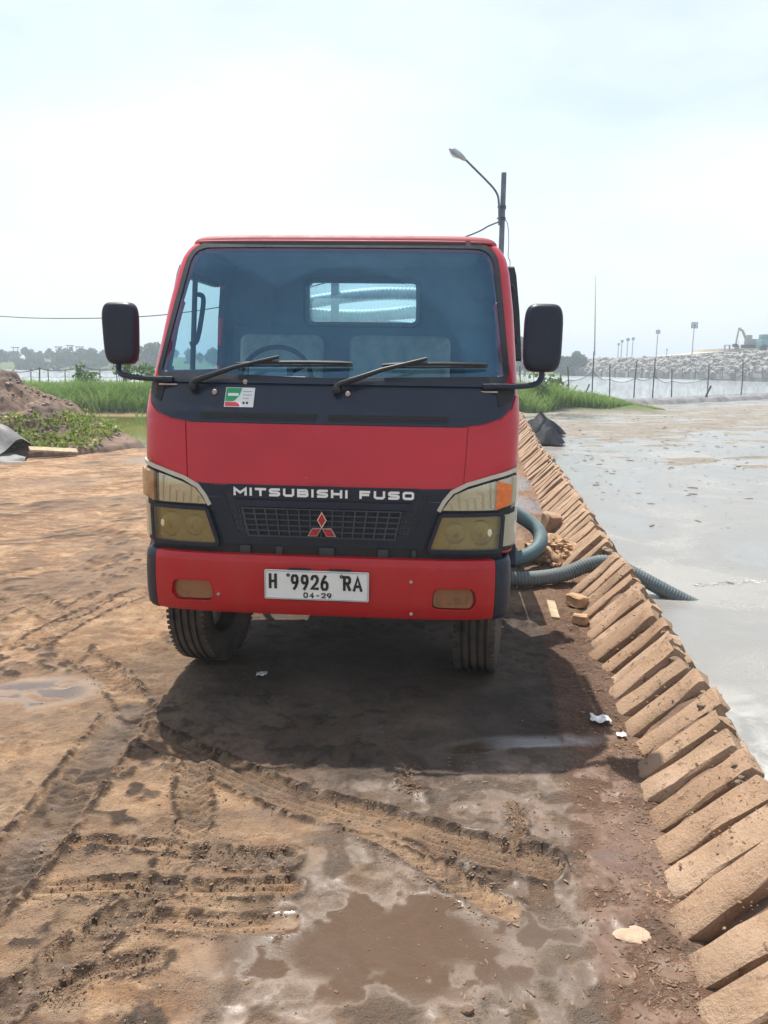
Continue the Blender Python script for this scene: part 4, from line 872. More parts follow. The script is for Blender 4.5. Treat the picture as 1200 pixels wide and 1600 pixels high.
p2 = [(.30, 6.15, .75), (.75, 6.20, .55), (1.13, 6.25, .36), (1.27, 6.15, .25), (1.22, 5.98, .15), (1.00, 5.86, .085), (.6, 5.80, .07), (.2, 5.75, .07)]
tag(hose('suction_hose', p2, .058, M_hose2, .016, .05), 'blue-grey hose bent in a loop beside the truck', 'hose')
TM = Matrix.LocRotScale(truck.location, truck.rotation_euler, None)
for k, (pts, lab) in enumerate((([(-.95, 1.86, 1.80), (-.6, 1.80, 1.93), (-.2, 1.76, 2.005), (.2, 1.76, 2.04), (.6, 1.80, 2.0), (.95, 1.88, 1.78)], 'upper pale ribbed hose seen through the rear cab window'),
                               ([(-.92, 1.90, 1.70), (-.55, 1.82, 1.885), (0, 1.80, 1.90), (.5, 1.80, 1.915), (.92, 1.92, 1.70)], 'lower pale ribbed hose seen through the rear cab window'))):
    tag(hose('stowed_hose', [TM @ Vector(p) for p in pts], .040, M_hosel, .024, .12, 4, 14), lab, 'hose', 'hoses stowed behind the cab')

# ================================================================== STREET LAMP AND CABLE
LY = 21.0; pb = at(783.0, 395, LY); PXl = pb.x; zt = at(787, 270, LY).z
lamp = tag(empty('street_lamp', (PXl, LY, 0)), 'tall dark street lamp post with curved arm rising behind the cab', 'street lamp')
MB().tube([(0, 0, -.3), (0, 0, zt*.5), (.0, 0, zt)], [.085, .075, .066], 12).build('pole', M_pole, lamp)
def lp(px, py): p = at(px, py, LY-.12); return (p.x-PXl, -.12, p.z)
arm = spline([lp(780, 352), lp(780, 335), lp(779.5, 318), lp(777.5, 305), lp(771, 294), lp(760, 282), lp(745, 267), lp(728, 250)], 6)
MB().tube(arm, .028, 8).build('lamp_arm', M_pole, lamp)
a, b = Vector(lp(728, 251)), Vector(lp(701, 232)); ax = (b-a); ln = ax.length; ax.normalize(); up = Vector((0, 0, 1)); sd_ = ax.cross(up).normalized(); up = sd_.cross(ax)
mb = MB(); n_ = 18; lay = [(0, .02, .02), (.06, .05, .05), (.2, .085, .075), (.45, .12, .10), (.7, .13, .10), (.9, .09, .07), (.99, .02, .02)]
for t, w, hgt in lay:
    for k in range(n_): q = 2*pi*k/n_; mb.v.append(tuple(a+ax*(t*ln)+sd_*(w*cos(q))+up*(hgt*sin(q)*(1. if sin(q) > 0 else .6))))
mb.f = [(r*n_+i, r*n_+(i+1) % n_, (r+1)*n_+(i+1) % n_, (r+1)*n_+i) for r in range(len(lay)-1) for i in range(n_)]+[tuple(range(n_)), tuple((len(lay)-1)*n_+i for i in range(n_))]
head = mb.build('lamp_head', M_lamp, lamp, 60)
mb = MB(); c_ = a+ax*(.62*ln)-up*.05; mb.v = [tuple(c_+ax*(.22*cos(q)*ln*1.1)+sd_*(.09*sin(q))-up*.02) for q in np.linspace(0, 2*pi, 16, False)]+[tuple(c_-up*.065)]; mb.f = [(i, (i+1) % 16, 16) for i in range(16)]
mb.build('lamp_bowl', M('lamp_bowl', (.6, .66, .72), .25), head, 180)
for py_ in (324, 342): p = at(783, py_, LY); MB().lathe([(.078, -.04), (.088, -.04), (.088, .04), (.078, .04)], 14, 'z', (0, 0, p.z)).box((-.10, -.05, p.z), (.09, .05, .03)).build('clamp', M_wire, lamp)
MB().tube(spline([lp(788, 342), lp(793, 350), lp(795, 375), lp(794, 400), lp(797, 410), lp(795, 430)], 6), .010, 5).build('loose_wire', M_wire, lamp)
cab_pts = [at(779, 347, 20.9), at(764, 353, 21.5), at(722, 372, 22.5), at(560, 427, 26), at(400, 469, 30), at(255, 492, 34), at(120, 497.5, 38), at(0, 494, 42), at(-160, 478, 48), at(-400, 440, 58)]
tag(MB().tube(spline(cab_pts, 10), .022, 5).build('power_cable', M_wire, None, 180), 'thin black cable sagging across the sky from the lamp post to the left', 'cable')
pp = at(-400, 440, 58); pol = tag(empty('utility_pole', (pp.x, pp.y, 0)), 'plain wooden pole carrying the far end of the cable, outside the left edge', 'pole')
MB().tube([(0, 0, -.5), (0, 0, pp.z+.3)], [.14, .10], 10).build('pole', M_post, pol)

# ================================================================== SMALL THINGS ON THE YARD
def lump(seed, n=2, jag=.05):
    r = random.Random(seed); b = bmesh.new(); bmesh.ops.create_icosphere(b, subdivisions=n, radius=1.); k = [Vector((r.uniform(-1, 1), r.uniform(-1, 1), r.uniform(-1, 1))).normalized() for _ in range(9)]
    for v in b.verts:
        m_ = 1.
        for q in k: m_ -= .34*max(0, v.co.normalized().dot(q)-.72)
        v.co *= m_*(1+r.uniform(-jag, jag))
    return b
def rock(name, loc, size, seed, mat, label, cat, rot=0., n=3):
    mb = MB(); mb.bm(lump(seed, n), Matrix.Rotation(rot, 4, 'Z') @ Matrix.Diagonal((*size, 1))); o = mb.build(name, mat, None, 35); o.location = loc; tag(o, label, cat); return o
def grnd_h(x, y):
    i = np.clip(np.searchsorted(gx, x), 1, len(gx)-1); j = np.clip(np.searchsorted(gy, y), 1, len(gy)-1); return h[j, i]
_gh = grnd_h
def grnd_h(x, y): return np.maximum(_gh(x, y), mound_h(np.asarray(x, float), np.asarray(y, float)))
def blk(name, loc, size, seed, mat, label, cat, rz=0., tilt=0.):
    r = random.Random(seed); b = bmesh.new(); bmesh.ops.create_cube(b, size=1.)
    for v in b.verts: v.co = Vector((v.co.x*size[0], v.co.y*size[1], v.co.z*size[2]))
    bmesh.ops.subdivide_edges(b, edges=b.edges[:], cuts=2, use_grid_fill=True); bmesh.ops.bevel(b, geom=[e for e in b.edges if e.calc_face_angle(0) > .5], offset=min(size)*.12, segments=1, affect='EDGES')
    for v in b.verts: v.co += Vector([r.uniform(-.05, .05)*min(size) for _ in range(3)])
    mb = MB().bm(b) if False else MB(); b.verts.index_update(); mb.bm(b); o = mb.build(name, mat, None, 40); o.location = loc; o.rotation_euler = (tilt, .1, rz); return tag(o, label, cat)
blk('concrete_block', (1.62, 7.30, .09), (.15, .17, .19), 3, M_slab, 'upright broken concrete block leaning on the wall beyond the dirt heap', 'block', .3, .12)
mb = MB()
mb.bm(lump(21, 4), Matrix.Diagonal((.27, .26, .16, 1)));
for i, v in enumerate(mb.v):
    q = Vector(v); mb.v[i] = tuple(q*(1+.75*(float(fbm(np.array([q.x*11+5]), np.array([q.y*11+q.z*13]), 4, 4)[0])-.5)))
o = mb.build('dirt_heap', M_clod, None, 60); o.location = (1.42, 6.28, .02); tag(o, 'small heap of orange dirt against the slab wall by the hose', 'dirt heap')
blk('stone', (1.30, 4.95, .045), (.10, .13, .08), 8, M_clod, 'brown stone lying at the foot of the slabs in front of the hose', 'stone', .5)
blk('stone', (1.24, 4.62, .03), (.07, .09, .06), 9, M_clod, 'smaller brown stone between the hose and the truck shadow', 'stone', 1.1)
blk('wood_strip', (1.12, 4.86, .012), (.055, .36, .018), 5, M_wood, 'short pale timber strip lying beside the truck', 'timber', -.12)
rock('pale_clod', (.72, 1.93, .002), (.058, .040, .009), 12, M('pale_clod', (.44, .31, .215), .95, 0, .2, 20, .8, 60), 'pale tan clod lying alone near the foot of the nearest slabs', 'clod')
rock('pebble', (.22, 1.66, .006), (.018, .014, .012), 13, M_litter, 'small dark brown pebble near the bottom of the picture', 'pebble', 0, 2)
def scrap(loc, size, seed, label, mat=M_foam):
    r = random.Random(seed); mb = MB(); n_ = 7
    for j in range(n_):
        for i in range(n_): u, v = i/(n_-1)-.5, j/(n_-1)-.5; mb.v.append((u*size+r.uniform(-.08, .08)*size, v*size*.8+r.uniform(-.08, .08)*size, .018+.35*size*abs(sin(5*u+3*v+seed))*.5+r.uniform(0, .1)*size))
    mb.f = [(j*n_+i, j*n_+i+1, (j+1)*n_+i+1, (j+1)*n_+i) for j in range(n_-1) for i in range(n_-1)]
    o = mb.build('plastic_scrap', mat, None, 60); o.location = loc; s = o.modifiers.new('thickness', 'SOLIDIFY'); s.thickness = .003; return tag(o, label, 'scrap')
scrap((.985, 3.24, .0), .085, 2, 'crumpled white plastic scrap at the foot of the slabs by the truck shadow')
scrap((1.04, 3.10, .0), .04, 5, 'tiny white scrap just in front of the larger crumpled scrap')
scrap((-.62, 3.72, .005), .05, 7, 'small white scrap beside the left front wheel')
# loose clods, twigs and litter: beyond counting
HEAP = [(1.42+.27*cos(a)*q, 6.28+.27*sin(a)*q, .02+.15*max(0, 1-q*q)) for a, q in zip(RNG.uniform(0, 6.28, 420), RNG.uniform(0, 1.35, 420)**.7)]
def scatter(name, pts, smin, smax, mat, seed, flatz=.6, n=1, long=1.):
    r = random.Random(seed); base = []
    for k in range(14):
        b = lump(seed*10+k, n, .22); b.verts.index_update(); base.append((np.array([tuple(v.co) for v in b.verts]), [[v.index for v in f.verts] for f in b.faces])); b.free()
    VV, FF, off = [], [], 0
    for (x, y, z) in pts:
        vs, fs = base[r.randrange(14)]; s = smin*(smax/smin)**(r.random()**2.6); a = r.uniform(0, 2*pi); c, sn = cos(a), sin(a)
        q = vs*np.array([s*r.uniform(.8, 1.3)*long, s/long**.6, s*flatz]); q = np.stack([q[:, 0]*c-q[:, 1]*sn+x, q[:, 0]*sn+q[:, 1]*c+y, q[:, 2]+z+s*flatz*.25], 1)
        VV.append(q); FF.append(np.array(fs)+off); off += len(vs)
    me = grid_mesh(name, np.concatenate(VV), np.concatenate(FF)); me.validate(); finish(me, 40); return tag(link(name, me, mat), kind='stuff')
pts = []
for pl_, hw, dep, rid, tread, g_ in TRACKS:
    for _ in range(700 if pl_[0][1] < 4.2 else 120):
        i = random.randrange(len(pl_)-1); t = random.random(); x = pl_[i][0]*(1-t)+pl_[i+1][0]*t; y = pl_[i][1]*(1-t)+pl_[i+1][1]*t; dx, dy = pl_[i+1][0]-pl_[i][0], pl_[i+1][1]-pl_[i][1]; l = math.hypot(dx, dy)
        s = random.choice((-1, 1))*(hw*1.12+random.gauss(0, .026)); x += -dy/l*s; y += dx/l*s
        if y > 1.2 and x < float(toe(y))-.05: pts.append((x, y, float(grnd_h(x, y))))
for _ in range(3600):
    y = 1.4*(12/1.4)**random.random(); x = random.uniform(-.62*y-.2, min(float(toe(y))-.1, .5*y)); pts.append((x, y, float(grnd_h(x, y))))
scatter('mud_clods', pts, .0012, .0058, M('mud_clod', (.105, .064, .040), .95, 0, .4, 9, col2=(.26, .165, .10)), 5, .55, 1, 1.3)
pts = []
for _ in range(7500):
    y = 1.2*(14/1.2)**random.random(); x = float(toe(y))-abs(random.gauss(0, .13))-.01+.04; pts.append((x, y, float(grnd_h(x, y))))
for _ in range(700):
    y = random.uniform(1.5, 3.0); x = random.uniform(.2, float(toe(y))); pts.append((x, y, float(grnd_h(x, y))))
scatter('twig_litter', pts, .0022, .0075, M_litter, 6, .5, 1, 1.8)
pts = []
for _ in range(1900):
    y = 9*(31/9)**random.random()**.75; x = float(toe(y))+.8+random.random()**1.3*14; pts.append((x, y, max(-.07, float(grnd_h(x, y)))))
wk = []
for k in range(170): t = random.random()**1.4; p = gnd(1088+t*112, 914-t*6+random.gauss(0, 1.0+1.2*t), -.07); wk.append((p.x, p.y, -.07))
for _ in range(40): p = gnd(random.uniform(900, 1200), random.uniform(700, 900), -.07); pts.append((p.x, p.y, -.07))
scatter('floating_debris', pts, .008, .035, M('debris', (.085, .065, .05), .9, 0, .5, 3, col2=(.24, .20, .15)), 8, .35, 1, 2.2)
scatter('hose_wake_foam', wk, .006, .020, M('foam_flecks', (.16, .14, .12), .8, 0, .5, 9, col2=(.6, .58, .54)), 28, .3, 1, 1.5)
pts = []
for _ in range(1500):
    y = 1.0*(20/1.0)**random.random(); a = random.uniform(.25, .42); x = float(toe(y))+a; z = .235-1.9*max(0, a-.28)+random.uniform(-.03, .03); pts.append((x, y, z))
scatter('heap_clods', HEAP, .006, .03, M_clod, 27, .8)
scatter('ridge_rubble', pts, .010, .036, M('ridge_lump', (.15, .105, .075), .95, 0, .5, 6, .8, 40, col2=(.38, .28, .19)), 17, .8)
pts = []
for _ in range(900):
    y = .9*(6/.9)**random.random(); u = random.random(); x = float(toe(y))+.02+.26*u; pts.append((x, y, .02+.30*u+random.uniform(-.02, .035)))
scatter('slab_dirt', pts, .002, .008, M('slab_clod', (.14, .082, .05), .95, 0, .4, 9, col2=(.27, .17, .105)), 18, .6, 1, 1.3)
# black plastic sheets
def blacksheet(loc, rx, ry, hh, seed, label):
    mb = MB(); n_ = 26; x0 = seed*3.1
    for j in range(n_+1):
        for i in range(n_+1):
            u, v = 2*i/n_-1, 2*j/n_-1; rr = math.hypot(u, v); z = max(0, 1-rr)**.8*hh*(.75+.5*float(vnoise(np.array([u*2.2+x0]), np.array([v*2.2]), seed)[0])); e = 1+.25*(float(vnoise(np.array([math.atan2(v, u)*2+x0]), np.array([1.]), seed)[0])-.5)
            mb.v.append((u*rx*e, v*ry*e, z-.02))
    mb.f = [(j*(n_+1)+i, j*(n_+1)+i+1, (j+1)*(n_+1)+i+1, (j+1)*(n_+1)+i) for j in range(n_) for i in range(n_) if math.hypot(2*(i+.5)/n_-1, 2*(j+.5)/n_-1) < 1]
    o = mb.build('black_sheet', M_black, None, 60); o.location = loc; return tag(o, label, 'sheet')
blacksheet((3.75, 18.6, 0), .55, .8, .48, 1, 'larger black plastic sheet heaped at the far end of the slab wall')
blacksheet((3.42, 16.3, 0), .42, .5, .34, 2, 'smaller black plastic sheet heaped in front of the larger one')
blacksheet((2.32, 9.7, -.05), .17, .22, .12, 3, 'scrap of black sheet poking from the water side of the slab wall')

# ================================================================== VEGETATION
def blades(name, pts, hmin, hmax, wid, mat, seed, lean=.35, kind='stuff'):
    r = np.random.default_rng(seed); P = np.array(pts); n = len(P); a = r.uniform(0, 2*pi, n); hg = r.uniform(hmin, hmax, n)*P[:, 3]; w = wid*r.uniform(.6, 1.4, n); la = r.uniform(0, 2*pi, n); ll = hg*lean*r.uniform(.2, 1.3, n)
    ca_, sa = np.cos(a), np.sin(a); dx, dy = np.cos(la)*ll, np.sin(la)*ll; x, y, z = P[:, 0], P[:, 1], P[:, 2]
    V = np.stack([np.stack([x-ca_*w, y-sa*w, z-.05], 1), np.stack([x+ca_*w, y+sa*w, z-.05], 1), np.stack([x+ca_*w*.7+dx*.35, y+sa*w*.7+dy*.35, z+hg*.6], 1), np.stack([x-ca_*w*.7+dx*.35, y-sa*w*.7+dy*.35, z+hg*.6], 1), np.stack([x+dx, y+dy, z+hg], 1)], 1).reshape(-1, 3)
    b = np.arange(n)*5; T = np.concatenate([np.stack([b, b+1, b+2], 1), np.stack([b, b+2, b+3], 1), np.stack([b+3, b+2, b+4], 1)])
    me = grid_mesh(name, V, T); at_ = me.attributes.new('tone', 'FLOAT', 'POINT'); at_.data.foreach_set('value', np.repeat(r.uniform(0, 1, n), 5).astype(np.float32)); o = link(name, me, mat)
    return tag(o, kind=kind)
pts = []
gr_y = RNG.uniform(25.2, 29.2, 60000); gr_x = RNG.uniform(-20, -.5, 60000); gr_k = .30+1.1*fbm(gr_x*1.1, gr_y*1.1, 4, 5)
pts = np.stack([gr_x, gr_y, grnd_h(gr_x, gr_y), gr_k], 1)
blades('tall_grass', pts, .28, .66, .014, M_grass, 1, .9)
pts = []
gr_y = RNG.uniform(26.6, 33.5, 36000); gr_x = RNG.uniform(3.8, 10.6, 36000); gr_k = (1-.85*sstep(5.6, 10.4, gr_x))*(.15+1.15*fbm(gr_x*1.1, gr_y*1.1, 4, 6))
ok_ = gr_y > 27.0+.35*(gr_x-4)+.5*np.sin(gr_x*2.1); pts = np.stack([gr_x, gr_y, grnd_h(gr_x, gr_y), gr_k], 1)[ok_]
blades('bank_grass', pts, .40, 1.0, .017, M_grass, 2, .85)
pts = []
for _ in range(1500):
    x = random.uniform(-9, -3.2); y = random.uniform(14.0, 26); e = float(fbm(np.array([x*1.5]), np.array([y*.9]), 3, 8)[0])
    if e > .56 and float(grnd_h(x, y)) > -.22: pts.append((x, y, max(-.13, float(grnd_h(x, y))), 1.))
if pts: blades('pond_weeds', pts, .05, .22, .02, M_grass, 3)
def leafcloud(name, centers, nl, size, mat, seed, parent=None, flat=1.):
    r = np.random.default_rng(seed); V, T, tone = [], [], []; C = np.array(centers); k = r.integers(0, len(C), nl)
    d = r.normal(size=(nl, 3)); d /= np.linalg.norm(d, axis=1)[:, None]; rad = r.uniform(.35, 1., nl)**.5; P = C[k, :3]+d*rad[:, None]*C[k, 3:4]*np.array([1, 1, flat])
    n1 = r.normal(size=(nl, 3)); n1 /= np.linalg.norm(n1, axis=1)[:, None]; n2 = np.cross(n1, r.normal(size=(nl, 3))); n2 /= np.linalg.norm(n2, axis=1)[:, None]; s = size*r.uniform(.6, 1.4, nl)[:, None]
    V = np.stack([P-n1*s, P+n2*s*.55, P+n1*s, P-n2*s*.55], 1).reshape(-1, 3); b = np.arange(nl)*4; T = np.stack([b, b+1, b+2, b+3], 1)
    me = grid_mesh(name, V, T); at_ = me.attributes.new('tone', 'FLOAT', 'POINT'); at_.data.foreach_set('value', np.repeat(np.clip(.5*r.uniform(0, 1, nl)+.5*(d[:, 2]*.5+.5)*0+.5*r.uniform(0, 1, nl), 0, 1), 4).astype(np.float32)); return link(name, me, mat, parent)
def shrub(x, y, hgt, seed, label):
    z = float(grnd_h(x, y)); o = tag(empty('leafy_shrub', (x, y, z)), label, 'shrub', 'shrubs on the grassy banks'); r = random.Random(seed)
    stems = MB(); cs = []
    for k in range(7):
        a = r.uniform(0, 2*pi); e = Vector((cos(a)*r.uniform(.1, .45), sin(a)*r.uniform(.1, .45), hgt*r.uniform(.6, 1))); stems.tube(spline([(0, 0, -.1), e*.5+Vector((0, 0, .1)), e], 4), .012, 5); cs += [(e.x, e.y, e.z, .16), (e.x*.7, e.y*.7, e.z*.7, .2)]
    stems.build('stems', M_bark, o); leafcloud('foliage', cs, 260, .075, M_leaf, seed, o)
shrub(*[at(192, 615, 28.3).x, 28.3], 1.45, 1, 'broad-leaved shrub sticking up from the left bank under the left mirror')
shrub(*[at(135, 612, 28.6).x, 28.6], 1.0, 2, 'small leafy shrub on the left bank beside the middle net post')
shrub(*[at(232, 612, 28.6).x, 28.6], 1.1, 3, 'leafy shrub on the left bank touching the cab edge')
shrub(*[at(840, 605, 28.9).x, 28.9], 1.15, 4, 'leafy shrub on the right bank below the right mirror')
shrub(*[at(868, 605, 29.6).x, 29.6], 1.0, 5, 'thin shrub on the right bank near the first net post')
# creeping plants and rubble on the soil mound
cs = []
for _ in range(900):
    t = random.random(); x = -6.9+2.6*random.random(); y = random.uniform(12.9, 15.2); k = float(grnd_h(x, y))
    if 0.05 < k < .62 and -7.4+.8*k < x < -5.15: cs.append((x, y, k+.05, .10))
lc = leafcloud('creeping_plants', cs or [(-6, 13.6, .3, .2)], 1700, .042, M_cover, 9, None, .4); tag(lc, kind='stuff')
pts = []
for _ in range(1500):
    x = random.gauss(-8, 1.7); y = random.uniform(11.8, 15); k = float(grnd_h(x, y))
    if k > .04: pts.append((x, y, k))
scatter('mound_rubble', pts, .015, .07, M('rubble', (.15, .10, .078), .95, 0, .5, 2, col2=(.34, .26, .21)), 12)
def tarp(loc, size, seed, label, rz):
    mb = MB(); n_ = 16
    for j in range(n_+1):
        for i in range(n_+1):
            u, v = i/n_-.5, j/n_-.5; q = float(vnoise(np.array([u*4+seed*7.]), np.array([v*4.]), seed)[0]); mb.v.append((u*size[0], v*size[1], size[2]*max(0, 1-(2*abs(v))**2.2)*(1-.35*abs(2*u)**4)+.16*(q-.5)))
    mb.f = [(j*(n_+1)+i, j*(n_+1)+i+1, (j+1)*(n_+1)+i+1, (j+1)*(n_+1)+i) for j in range(n_) for i in range(n_)]
    o = mb.build('grey_tarp', M_tarp, None, 50); o.location = loc; o.rotation_euler = (.1, .12, rz); return tag(o, label, 'tarp')
tarp((-6.75, 12.85, .12), (1.5, 1.1, .46), 1, 'grey tarp lump half buried in the soil mound at the left edge', -.25)
tarp((-6.30, 12.25, .02), (1.0, .6, .12), 2, 'flat crumpled grey sheet at the foot of the soil mound', .3)
blk('broken_board', (-5.55, 12.85, .12), (.75, .18, .03), 4, M_wood, 'tilted broken board at the right foot of the soil mound', 'board', .55, .25)

# ================================================================== TREES
def tree_meshes(seed, hgt, wid):
    r = random.Random(seed); tr = MB(); tr.tube(spline([(0, 0, -.4), (.1, 0, hgt*.25), (0, .1, hgt*.55)], 4), [.22]*4+[.15]*4+[.1], 7); cs = []
    for k in range(9):
        a = r.uniform(0, 2*pi); e = Vector((cos(a)*wid*r.uniform(.3, .85), sin(a)*wid*r.uniform(.3, .85), hgt*r.uniform(.16, .84))); tr.tube([(0, 0, hgt*.12), e*.6+Vector((0, 0, hgt*.1)), e], [.09, .06, .03], 5); cs.append((*e, wid*r.uniform(.30, .5)))
    cs.append((0, 0, hgt*.85, wid*.4)); return tr, cs
TREES = []
for i, (hg, wd) in enumerate(((4.2, 2.2), (5.2, 2.4), (3.2, 2.3), (6.4, 2.6))):
    tr, cs = tree_meshes(i+3, hg, wd); t = tr.build('trunk', M_bark, None, 60); c = leafcloud('crown', cs, 1300, .34, M_treeleaf, i+20); TREES.append((t.data, c.data)); bpy.data.objects.remove(t); bpy.data.objects.remove(c)
def put_tree(k, x, y, z, s, label, group):
    o = tag(empty('shore_tree', (x, y, z), (0, 0, random.uniform(0, 6))), label, 'tree', group); o.scale = (s*random.uniform(.9, 1.2), s*random.uniform(.9, 1.2), s)
    link('trunk', TREES[k][0], None, o); link('crown', TREES[k][1], None, o); return o
for i in range(84):
    px_ = random.uniform(-60, 250); Yy = random.uniform(163, 206); p = at(px_, 575, Yy); put_tree(random.choice((0, 1, 2, 2)), p.x, Yy, float(grnd_h(p.x, Yy))-.2, random.uniform(.38, .70), 'small hazy tree in the wooded far shore on the left', 'trees on the far left shore')
for i in range(44):
    px_ = random.uniform(260, 800); Yy = random.uniform(165, 205); p = at(px_, 575, Yy); put_tree(random.choice((0, 1, 2)), p.x, Yy, float(grnd_h(p.x, Yy))-.2, random.uniform(.4, .75), 'far shore tree hidden behind the truck cab', 'trees on the far shore behind the truck')
for (px_, Yy, k, s), lb in zip(((222, 150, 3, .72), (234, 152, 3, .82), (246, 149, 3, .85), (212, 155, 1, .62)), ('second dark tree right of the left mirror on the far shore', 'third dark tree right of the left mirror on the far shore', 'dark far-shore tree touching the left edge of the cab', 'lowest dark tree just right of the left mirror on the far shore')):
    p = at(px_, 578, Yy); put_tree(k, p.x, Yy, -.3, s, lb, 'tall trees beside the cab')
for (px_, Yy, k, s), lb in zip(((812, 140, 3, 1.05), (820, 143, 3, .9), (886, 150, 2, .95), (899, 151, 0, 1.0), (908, 153, 2, .9), (877, 150, 0, .8)), ('tall dark tree on the far shore touching the right side of the cab', 'dark far-shore tree between the cab and the right mirror', 'low round far-shore tree next to the right edge of the right mirror', 'tallest of the round trees right of the right mirror', 'rightmost round tree beside the start of the rock bank', 'far-shore tree mostly hidden behind the right mirror')):
    p = at(px_, 578, Yy); put_tree(k, p.x, Yy, -.3, s, lb, 'trees beside the right mirror')

# ================================================================== FENCES
def netfence(name, label, posts, Ysag, net=True, rope=(.62,), rad=.03, lo=.1):
    root = tag(empty(name, posts[0][0]), label, 'fence'); o0 = Vector(posts[0][0]); tops = []
    for i, (b, t) in enumerate(posts):
        b = Vector(b)-o0; t = Vector(t)-o0; MB().tube([b-Vector((0, 0, .5)), b.lerp(t, .5)+Vector((random.gauss(0, .02), 0, 0)), t], [rad, rad*.9, rad*.8], 7).build('post', M_post, root); tops.append((b, t))
    for i in range(len(tops)-1):
        (b0, t0), (b1, t1) = tops[i], tops[i+1]
        for rr in rope:
            A, B = b0.lerp(t0, rr), b1.lerp(t1, rr); MB().tube([A.lerp(B, k/8)-Vector((0, 0, .16*4*(k/8)*(1-k/8))) for k in range(9)], .012 if net else .018, 5).build('rope', M_rope, root)
        if net:
            mb = MB(); n_ = 12
            for k in range(n_+1):
                u = k/n_; bb = b0.lerp(b1, u)+Vector((0, 0, lo)); tt = b0.lerp(t0, rope[0]).lerp(b1.lerp(t1, rope[0]), u)-Vector((0, 0, .16*4*u*(1-u))); mb.v += [tuple(bb), tuple(bb.lerp(tt, .5)+Vector((0, .06*sin(u*9+i), 0))), tuple(tt)]
            mb.f = [(k*3+j, k*3+j+1, k*3+4+j, k*3+3+j) for k in range(n_) for j in range(2)]; mb.build('net', M_net, root, 60)
    return root
def post_at(px, pyb, pyt, Yy, dx=0): b = at(px, pyb, Yy); t = at(px+dx, pyt, Yy); return (tuple(b), tuple(t))
netfence('net_fence', 'thin net fence on dark posts along the water on the right', [post_at(812, 628, 572, 33.0), post_at(850, 628, 575, 33.0), post_at(888, 628, 572, 33.2, -1), post_at(925, 629, 549, 33.5, 3), post_at(953, 630, 569, 33.7), post_at(990, 631, 565, 34.2, 5), post_at(1019, 630, 560, 35.2, 5), post_at(1050, 628, 575, 36.5), post_at(1105, 626, 568, 38.5, 3), post_at(1157, 625, 562, 40.5, 4), post_at(1212, 623, 565, 42.5, 2), post_at(1270, 622, 565, 45)], 0)
tag(MB().tube([at(929, 556, 33.4), at(930, 490, 33.4), at(930.5, 430, 33.4)], [.03, .02, .008], 6).build('bamboo_pole', M('dry_bamboo', (.45, .44, .40), .8), None), 'very tall thin bamboo pole standing by the net fence right of the truck', 'pole')
for i, (a0, a1, b0, b1, Yy, lab) in enumerate(((1098, 627, 1111, 603, 38.0, 'short stick leaning over the edge of the mud bank'), (890, 614, 902, 602, 32.4, 'pale stick leaning in the grass near the first net post'), (912, 620, 921, 600, 33.0, 'dark stick leaning against the net beside the tall pole'))):
    tag(MB().tube([at(a0, a1+2, Yy), at(b0, b1, Yy)], .045 if i == 0 else .03, 7).build('leaning_stick', M_post if i != 1 else M_wood, None), lab, 'stick')
# lined bund at the far end of the pool
mb = MB(); ed = [(9.2, 32.6), (10.6, 33.3), (13.2, 35.0), (16.5, 37.6), (20.5, 41.0), (26, 45.2), (34, 50), (48, 58)]; ed = [(p.x, p.y) for p in spline([(a, b, 0) for a, b in ed], 8)]
for k, (x, y) in enumerate(ed):
    z = .12*min(1, k/8)+.03*sin(k*1.7); mb.v += [(x, y-.45, -.12), (x, y-.22, z*.7), (x-.02, y, z+.05+random.uniform(-.03, .03)), (x, y+.35, z-.02), (x, y+.8, -.7)]
mb.f = [(k*5+j, k*5+j+1, k*5+6+j, k*5+5+j) for k in range(len(ed)-1) for j in range(4)]
tag(mb.build('edge_bund', M_bund, None, 50), 'low lined grey bund along the far edge of the mud pool', 'bund')
# left fence in the water
netfence('net_fence', 'row of dark posts and rope standing in the pond water on the left', [post_at(-70, 616, 572, 32), post_at(-5, 616, 574, 32), post_at(61, 616, 574, 32, 1), post_at(126, 616, 570, 32, -1), post_at(196, 616, 572, 32), post_at(262, 616, 572, 32)], 0, False, (.97,), .035)
netfence('net_fence', 'far dark sagging net on stakes across the water on the left', [post_at(px_, 592, 577, 62) for px_ in range(-60, 330, 27)], 0, True, (.9, .30), .05, .05)
netfence('net_fence', 'distant stakes in the water below the rock bank on the right', [post_at(px_, 584, 574, 100, random.uniform(-1, 1)) for px_ in range(940, 1260, 21)], 0, False, (.8,), .06)

# ================================================================== ROCK BANK, LAMPS, MACHINES
bank = []
for px_, yb, yt, Yy in ((860, 581, 568, 158), (905, 582, 559, 150), (960, 583, 556, 140), (1020, 584, 556, 130), (1080, 584, 553, 122), (1140, 584, 549, 116), (1200, 584, 545, 110), (1300, 586, 540, 100)):
    b = at(px_, yb, Yy); t = at(px_, yt+3, Yy+4); bank.append((b, t))
mb = MB()
for b, t in bank: mb.v += [(b.x, b.y-.5, -1.0), (b.x, b.y, b.z), (b.x*.5+t.x*.5, (b.y+t.y)/2, (b.z+t.z)/2+.3), tuple(t), (t.x+.3, t.y+12, t.z), (t.x+.5, t.y+26, -.5)]
mb.f = [(k*6+j, k*6+j+1, k*6+7+j, k*6+6+j) for k in range(len(bank)-1) for j in range(5)]
tag(mb.build('rock_bank', M('bank_core', (.20, .19, .175), .95, 0, .4, .6), None, 60), 'long bank under pale armour rocks across the water on the right', 'embankment')
pts = []
for _ in range(1500):
    u = random.uniform(0, len(bank)-1.01); k = int(u); u -= k; v = random.random(); b = bank[k][0].lerp(bank[k+1][0], u); t = bank[k][1].lerp(bank[k+1][1], u); p = b.lerp(t, v); pts.append((p.x, p.y-.1, p.z+.15*sin(pi*v)))
